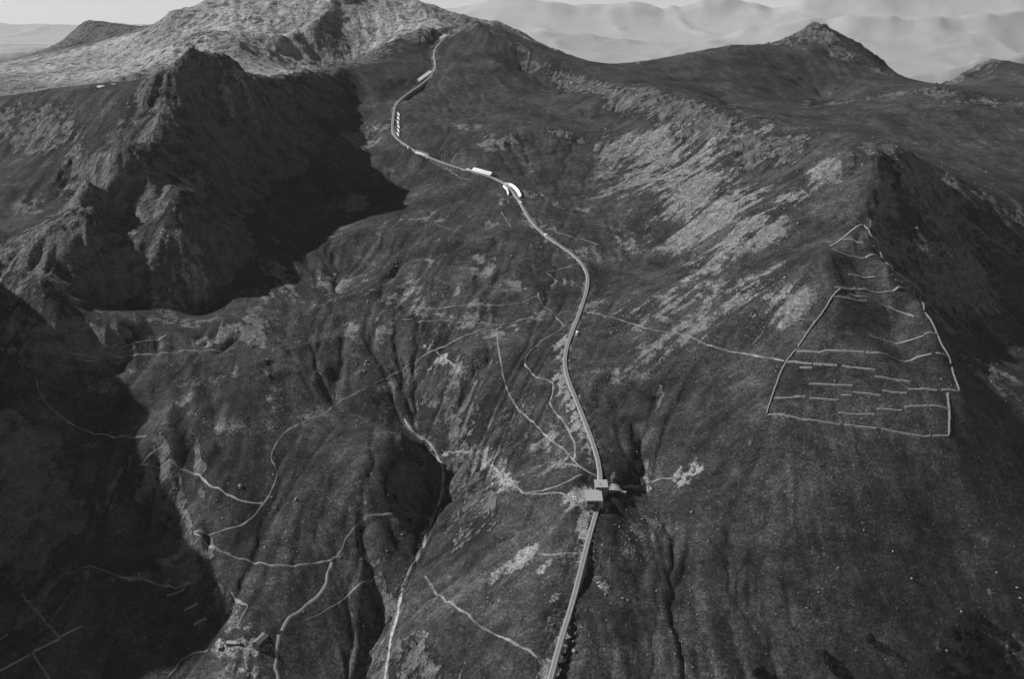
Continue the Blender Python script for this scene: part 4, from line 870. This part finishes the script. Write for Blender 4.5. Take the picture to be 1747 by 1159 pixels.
for u, v, w, lab in [(172, 147, 9, 'thin old snow patch on the left ridge, the longer one'), (193, 143, 6, 'short old snow patch on the left ridge, right of the longer one'), (1088, 107, 7, 'small snow patch on the saddle ridge'), (310, 8, 10, 'snow patch near the top of the pale massif')]:
    P = np.array(hit(u, v)); V = [(0, 0, 0.9)]; F = []
    for k in range(10):
        t = k * math.tau / 10; x, y = w * math.cos(t) * random.uniform(.8, 1.1), w * .6 * math.sin(t) * random.uniform(.7, 1.1); V.append((x, y, ground(P[0] + x, P[1] + y) - P[2] + .15)); F.append((0, k + 1, (k + 1) % 10 + 1))
    o = mobj('snow_patch', V, F, M['snow'], label=lab, cat='snow'); o.location = P

# ------------------------------------------------------------------ boulders and blocks
def ico():
    g = (1 + 5 ** .5) / 2; V = np.array([(-1, g, 0), (1, g, 0), (-1, -g, 0), (1, -g, 0), (0, -1, g), (0, 1, g), (0, -1, -g), (0, 1, -g), (g, 0, -1), (g, 0, 1), (-g, 0, -1), (-g, 0, 1)]) / math.hypot(1, g)
    F = [(0, 11, 5), (0, 5, 1), (0, 1, 7), (0, 7, 10), (0, 10, 11), (1, 5, 9), (5, 11, 4), (11, 10, 2), (10, 7, 6), (7, 1, 8), (3, 9, 4), (3, 4, 2), (3, 2, 6), (3, 6, 8), (3, 8, 9), (4, 9, 5), (2, 4, 11), (6, 2, 10), (8, 6, 7), (9, 8, 1)]
    return V, np.array(F)
IV, IF = ico()
bm_ = []
for k in range(5):
    V = IV * rng.uniform(.72, 1.2, (12, 1)) * rng.uniform(.75, 1.15, (1, 3)); me = bpy.data.meshes.new('boulder'); me.from_pydata(V.tolist(), [], IF.tolist()); me.update(); me.materials.append(M['boulder']); bm_.append(me)
def boulder(u, v, r, label, group):
    x, y, z = hit(u, v); o = bpy.data.objects.new('boulder', random.choice(bm_)); C.objects.link(o); o.location = (x, y, z + r * .25); o.scale = (r, r * random.uniform(.8, 1.2), r * random.uniform(.6, .95)); o.rotation_euler = (random.uniform(-.3, .3), random.uniform(-.3, .3), random.uniform(0, 6.28)); tag(o, label, 'boulder', group)
boulder(980, 1113, 2.9, 'largest pale boulder just right of the lower viaduct', None); boulder(977.5, 1096, 2.1, 'smaller pale boulder above the largest one, right of the lower viaduct', None)
def ordinal(k, n):
    w = ['first', 'second', 'third', 'fourth', 'fifth', 'sixth', 'seventh', 'eighth', 'ninth', 'tenth', 'eleventh', 'twelfth', 'thirteenth', 'fourteenth', 'fifteenth', 'sixteenth', 'seventeenth', 'eighteenth', 'nineteenth', 'twentieth', 'twenty-first', 'twenty-second', 'twenty-third', 'twenty-fourth']
    return 'last' if k == n - 1 else w[k]
RUN1 = [(1070, 915), (1074, 922), (1068, 928), (1077, 936), (1072, 945), (1080, 952), (1040, 955), (1037, 985), (1039, 1003), (1033, 1016), (1042, 1030), (1035, 1060), (1058, 1012), (1062, 1022), (1071, 1026), (1105, 890), (1096, 887)]
RUN2 = [(1178, 1010), (1180, 1018), (1168, 985), (1175, 1030), (1152, 1118), (1160, 1095), (1145, 1080), (1130, 1050), (1190, 1050), (1195, 1075), (1215, 1155), (1182, 1140), (1166, 1060), (1120, 1010), (1209, 925), (1245, 975), (1208, 850), (1225, 905)]
RUN3 = [(1396, 1012), (1404, 1006), (1376, 1039), (1640, 1045), (1406, 948), (1340, 840), (1352, 828), (1700, 978), (1682, 935), (1735, 1004), (1740, 1022), (1690, 1088), (1615, 1112), (1650, 1120), (1600, 1100), (1712, 1090), (1736, 1130), (1324, 1050), (1290, 1075), (1550, 1040), (1460, 1112), (1511, 1127), (1356, 1103)]
RUN4 = [(45, 458), (48, 454), (452, 936), (510, 938), (404, 856), (425, 880), (380, 885), (545, 843), (470, 868), (360, 820), (390, 870)]
for L, key, txt, grp in [(RUN1, 1, 'pale boulder, {} from the top of the stone run close right of the railway', 'boulders in the stone run by the railway'), (RUN2, 1, 'pale boulder, {} from the top of the second stone run right of the railway', 'boulders in the second stone run'),
                         (RUN3, 0, 'pale boulder, {} from the left on the dark slope below the stone terraces', 'boulders on the dark right-hand slope'), (RUN4, 0, 'pale boulder, {} from the left on the slopes left of the stream', 'boulders on the slopes left of the stream')]:
    L = sorted(L, key=lambda p: p[key])
    for k, (u, v) in enumerate(L): boulder(u, v, random.uniform(.8, 1.7), txt.format(ordinal(k, len(L))), grp)
def rubble(name, pts, rad, label):
    n = len(pts); V = IV[None] * rng.uniform(.7, 1.2, (n, 12, 1)) * rad[:, None, None] * rng.uniform(.7, 1.2, (n, 1, 3)) + np.c_[pts, ground_arr(pts[:, 0], pts[:, 1]) + rad * .15][:, None]
    F = IF[None] + 12 * np.arange(n)[:, None, None]; me = bpy.data.meshes.new(name); me.vertices.add(n * 12); me.vertices.foreach_set('co', V.astype(np.float32).ravel())
    me.loops.add(F.size); me.loops.foreach_set('vertex_index', F.astype(np.int32).ravel()); me.polygons.add(n * 20); me.polygons.foreach_set('loop_start', (np.arange(n * 20) * 3).astype(np.int32)); me.update(); me.materials.append(M['boulder'])
    o = bpy.data.objects.new(name, me); C.objects.link(o); tag(o, label, 'rocks', None, 'stuff')
area = np.abs(dxg * dyg); inview = (np.abs(GX) < .60 * GY + 30) & (GY > 760) & (GY < 2500)
wgt = area * inview * (np.clip(scree, 0, 1) ** 1.5 * 1.0 + np.clip(humm, 0, 1) * .10 + .35 * np.clip(crag, 0, 1) ** 2 + .012 + .5 * np.clip(bare, 0, 1) * .1); wgt = wgt.ravel() / wgt.sum()
pick = rng.choice(wgt.size, 13000, p=wgt); pts = np.c_[GX.ravel()[pick] + rng.normal(0, 1.5, 13000), GY.ravel()[pick] + rng.normal(0, 2, 13000)]
rubble('block_scree', pts, np.clip(rng.lognormal(-.25, .45, 13000), .35, 3.0), 'loose grey blocks of scree strewn over the bowls and slopes')
sp = resample(np.array(hits([(690, 715), (700, 733), (722, 748), (745, 775), (757, 800), (757, 830), (748, 860), (735, 890), (725, 925), (705, 965), (688, 1000), (680, 1040), (668, 1085), (664, 1120), (655, 1165)])), .6)
sp = sp[:, :2] + rng.normal(0, 2.6, (len(sp), 2)); rubble('stream_stones', sp, np.clip(rng.lognormal(-.6, .4, len(sp)), .3, 1.4), 'pale stones lining the stream bed')

# ------------------------------------------------------------------ dwarf pines in the lower right corner
def pine_mesh(k):
    r = np.random.default_rng(k); V = []; F = []
    for c in range(260):
        t = r.uniform(0, 1); h = .12 + .88 * t; rad = .42 * (1 - t) ** .7 + .05; a = r.uniform(0, math.tau); d = rad * math.sqrt(r.uniform(.15, 1)); p = np.array((d * math.cos(a), d * math.sin(a), h - .10 * d)); s_ = r.uniform(.08, .15) * (1.25 - .6 * t)
        for q in range(2):
            n = r.normal(size=3); n[2] *= .5; m = np.cross(n, r.normal(size=3)); n /= np.linalg.norm(n); m /= np.linalg.norm(m); b = len(V); V += [tuple(p + n * s_), tuple(p + m * s_), tuple(p - n * s_ - m * s_ * .4)]; F.append((b, b + 1, b + 2))
    me = bpy.data.meshes.new('crown'); me.from_pydata(V, [], F); me.update(); me.materials.append(M['needle']); return me
crowns = [pine_mesh(k) for k in range(4)]
tv = []; 
for k in range(5):
    rr = .035 * (1 - k / 5) + .004; tv += [(rr * math.cos(a) + .01 * k * (k % 2), rr * math.sin(a), k * .2 - .06) for a in np.arange(6) * math.tau / 6]
tme = bpy.data.meshes.new('trunk'); tme.from_pydata(tv, [], [(k * 6 + j, k * 6 + (j + 1) % 6, k * 6 + 6 + (j + 1) % 6, k * 6 + 6 + j) for k in range(4) for j in range(6)]); tme.update(); tme.materials.append(M['bark'])
PINES = sorted([(1625, 1085), (1634, 1092), (1642, 1080), (1652, 1090), (1660, 1078), (1668, 1095), (1676, 1105), (1640, 1108), (1628, 1120), (1650, 1125), (1662, 1135), (1680, 1130), (1615, 1138), (1605, 1150), (1630, 1155), (1655, 1156), (1690, 1150), (1705, 1120), (1680, 1070), (1670, 1060), (1720, 1145), (1732, 1110)])
STRAYS = sorted([(1412, 1132), (1406, 1120), (1420, 1145), (1290, 1152), (1298, 1148), (1484, 1095)])
for k, (u, v) in enumerate(PINES + STRAYS):
    cl = k < len(PINES); od = ordinal(k, len(PINES)) if cl else ordinal(k - len(PINES), len(STRAYS))
    x, y, z = hit(u, v); o = thing('dwarf_pine', (x, y, z - .2), f'small dark pine, {od} from the left in the clump near the lower right corner' if cl else f'small dark pine, {od} from the left of the strays along the bottom edge', 'tree', 'pines near the lower right corner' if cl else 'stray pines along the bottom edge', random.uniform(0, 6))
    h = random.uniform(6.5, 11.0)
    for nm, me in (('crown', random.choice(crowns)), ('trunk', tme)):
        c = bpy.data.objects.new(nm, me); C.objects.link(c); c.parent = o; c.scale = (h * 1.15, h * 1.15, h)
# fallen stones along the avalanche terraces
tp_ = []
for px, lab in TERR:
    P = resample(np.array(hits(T(px))), 1.3); tp_.append(P[:, :2] + rng.normal(0, 2.0, (len(P), 2)) + (0, 1.5))
tp_ = np.vstack(tp_); rubble('terrace_rubble', tp_, np.clip(rng.lognormal(-1.0, .4, len(tp_)), .2, .9), 'rubble lying along the stone terraces of the walled slope')
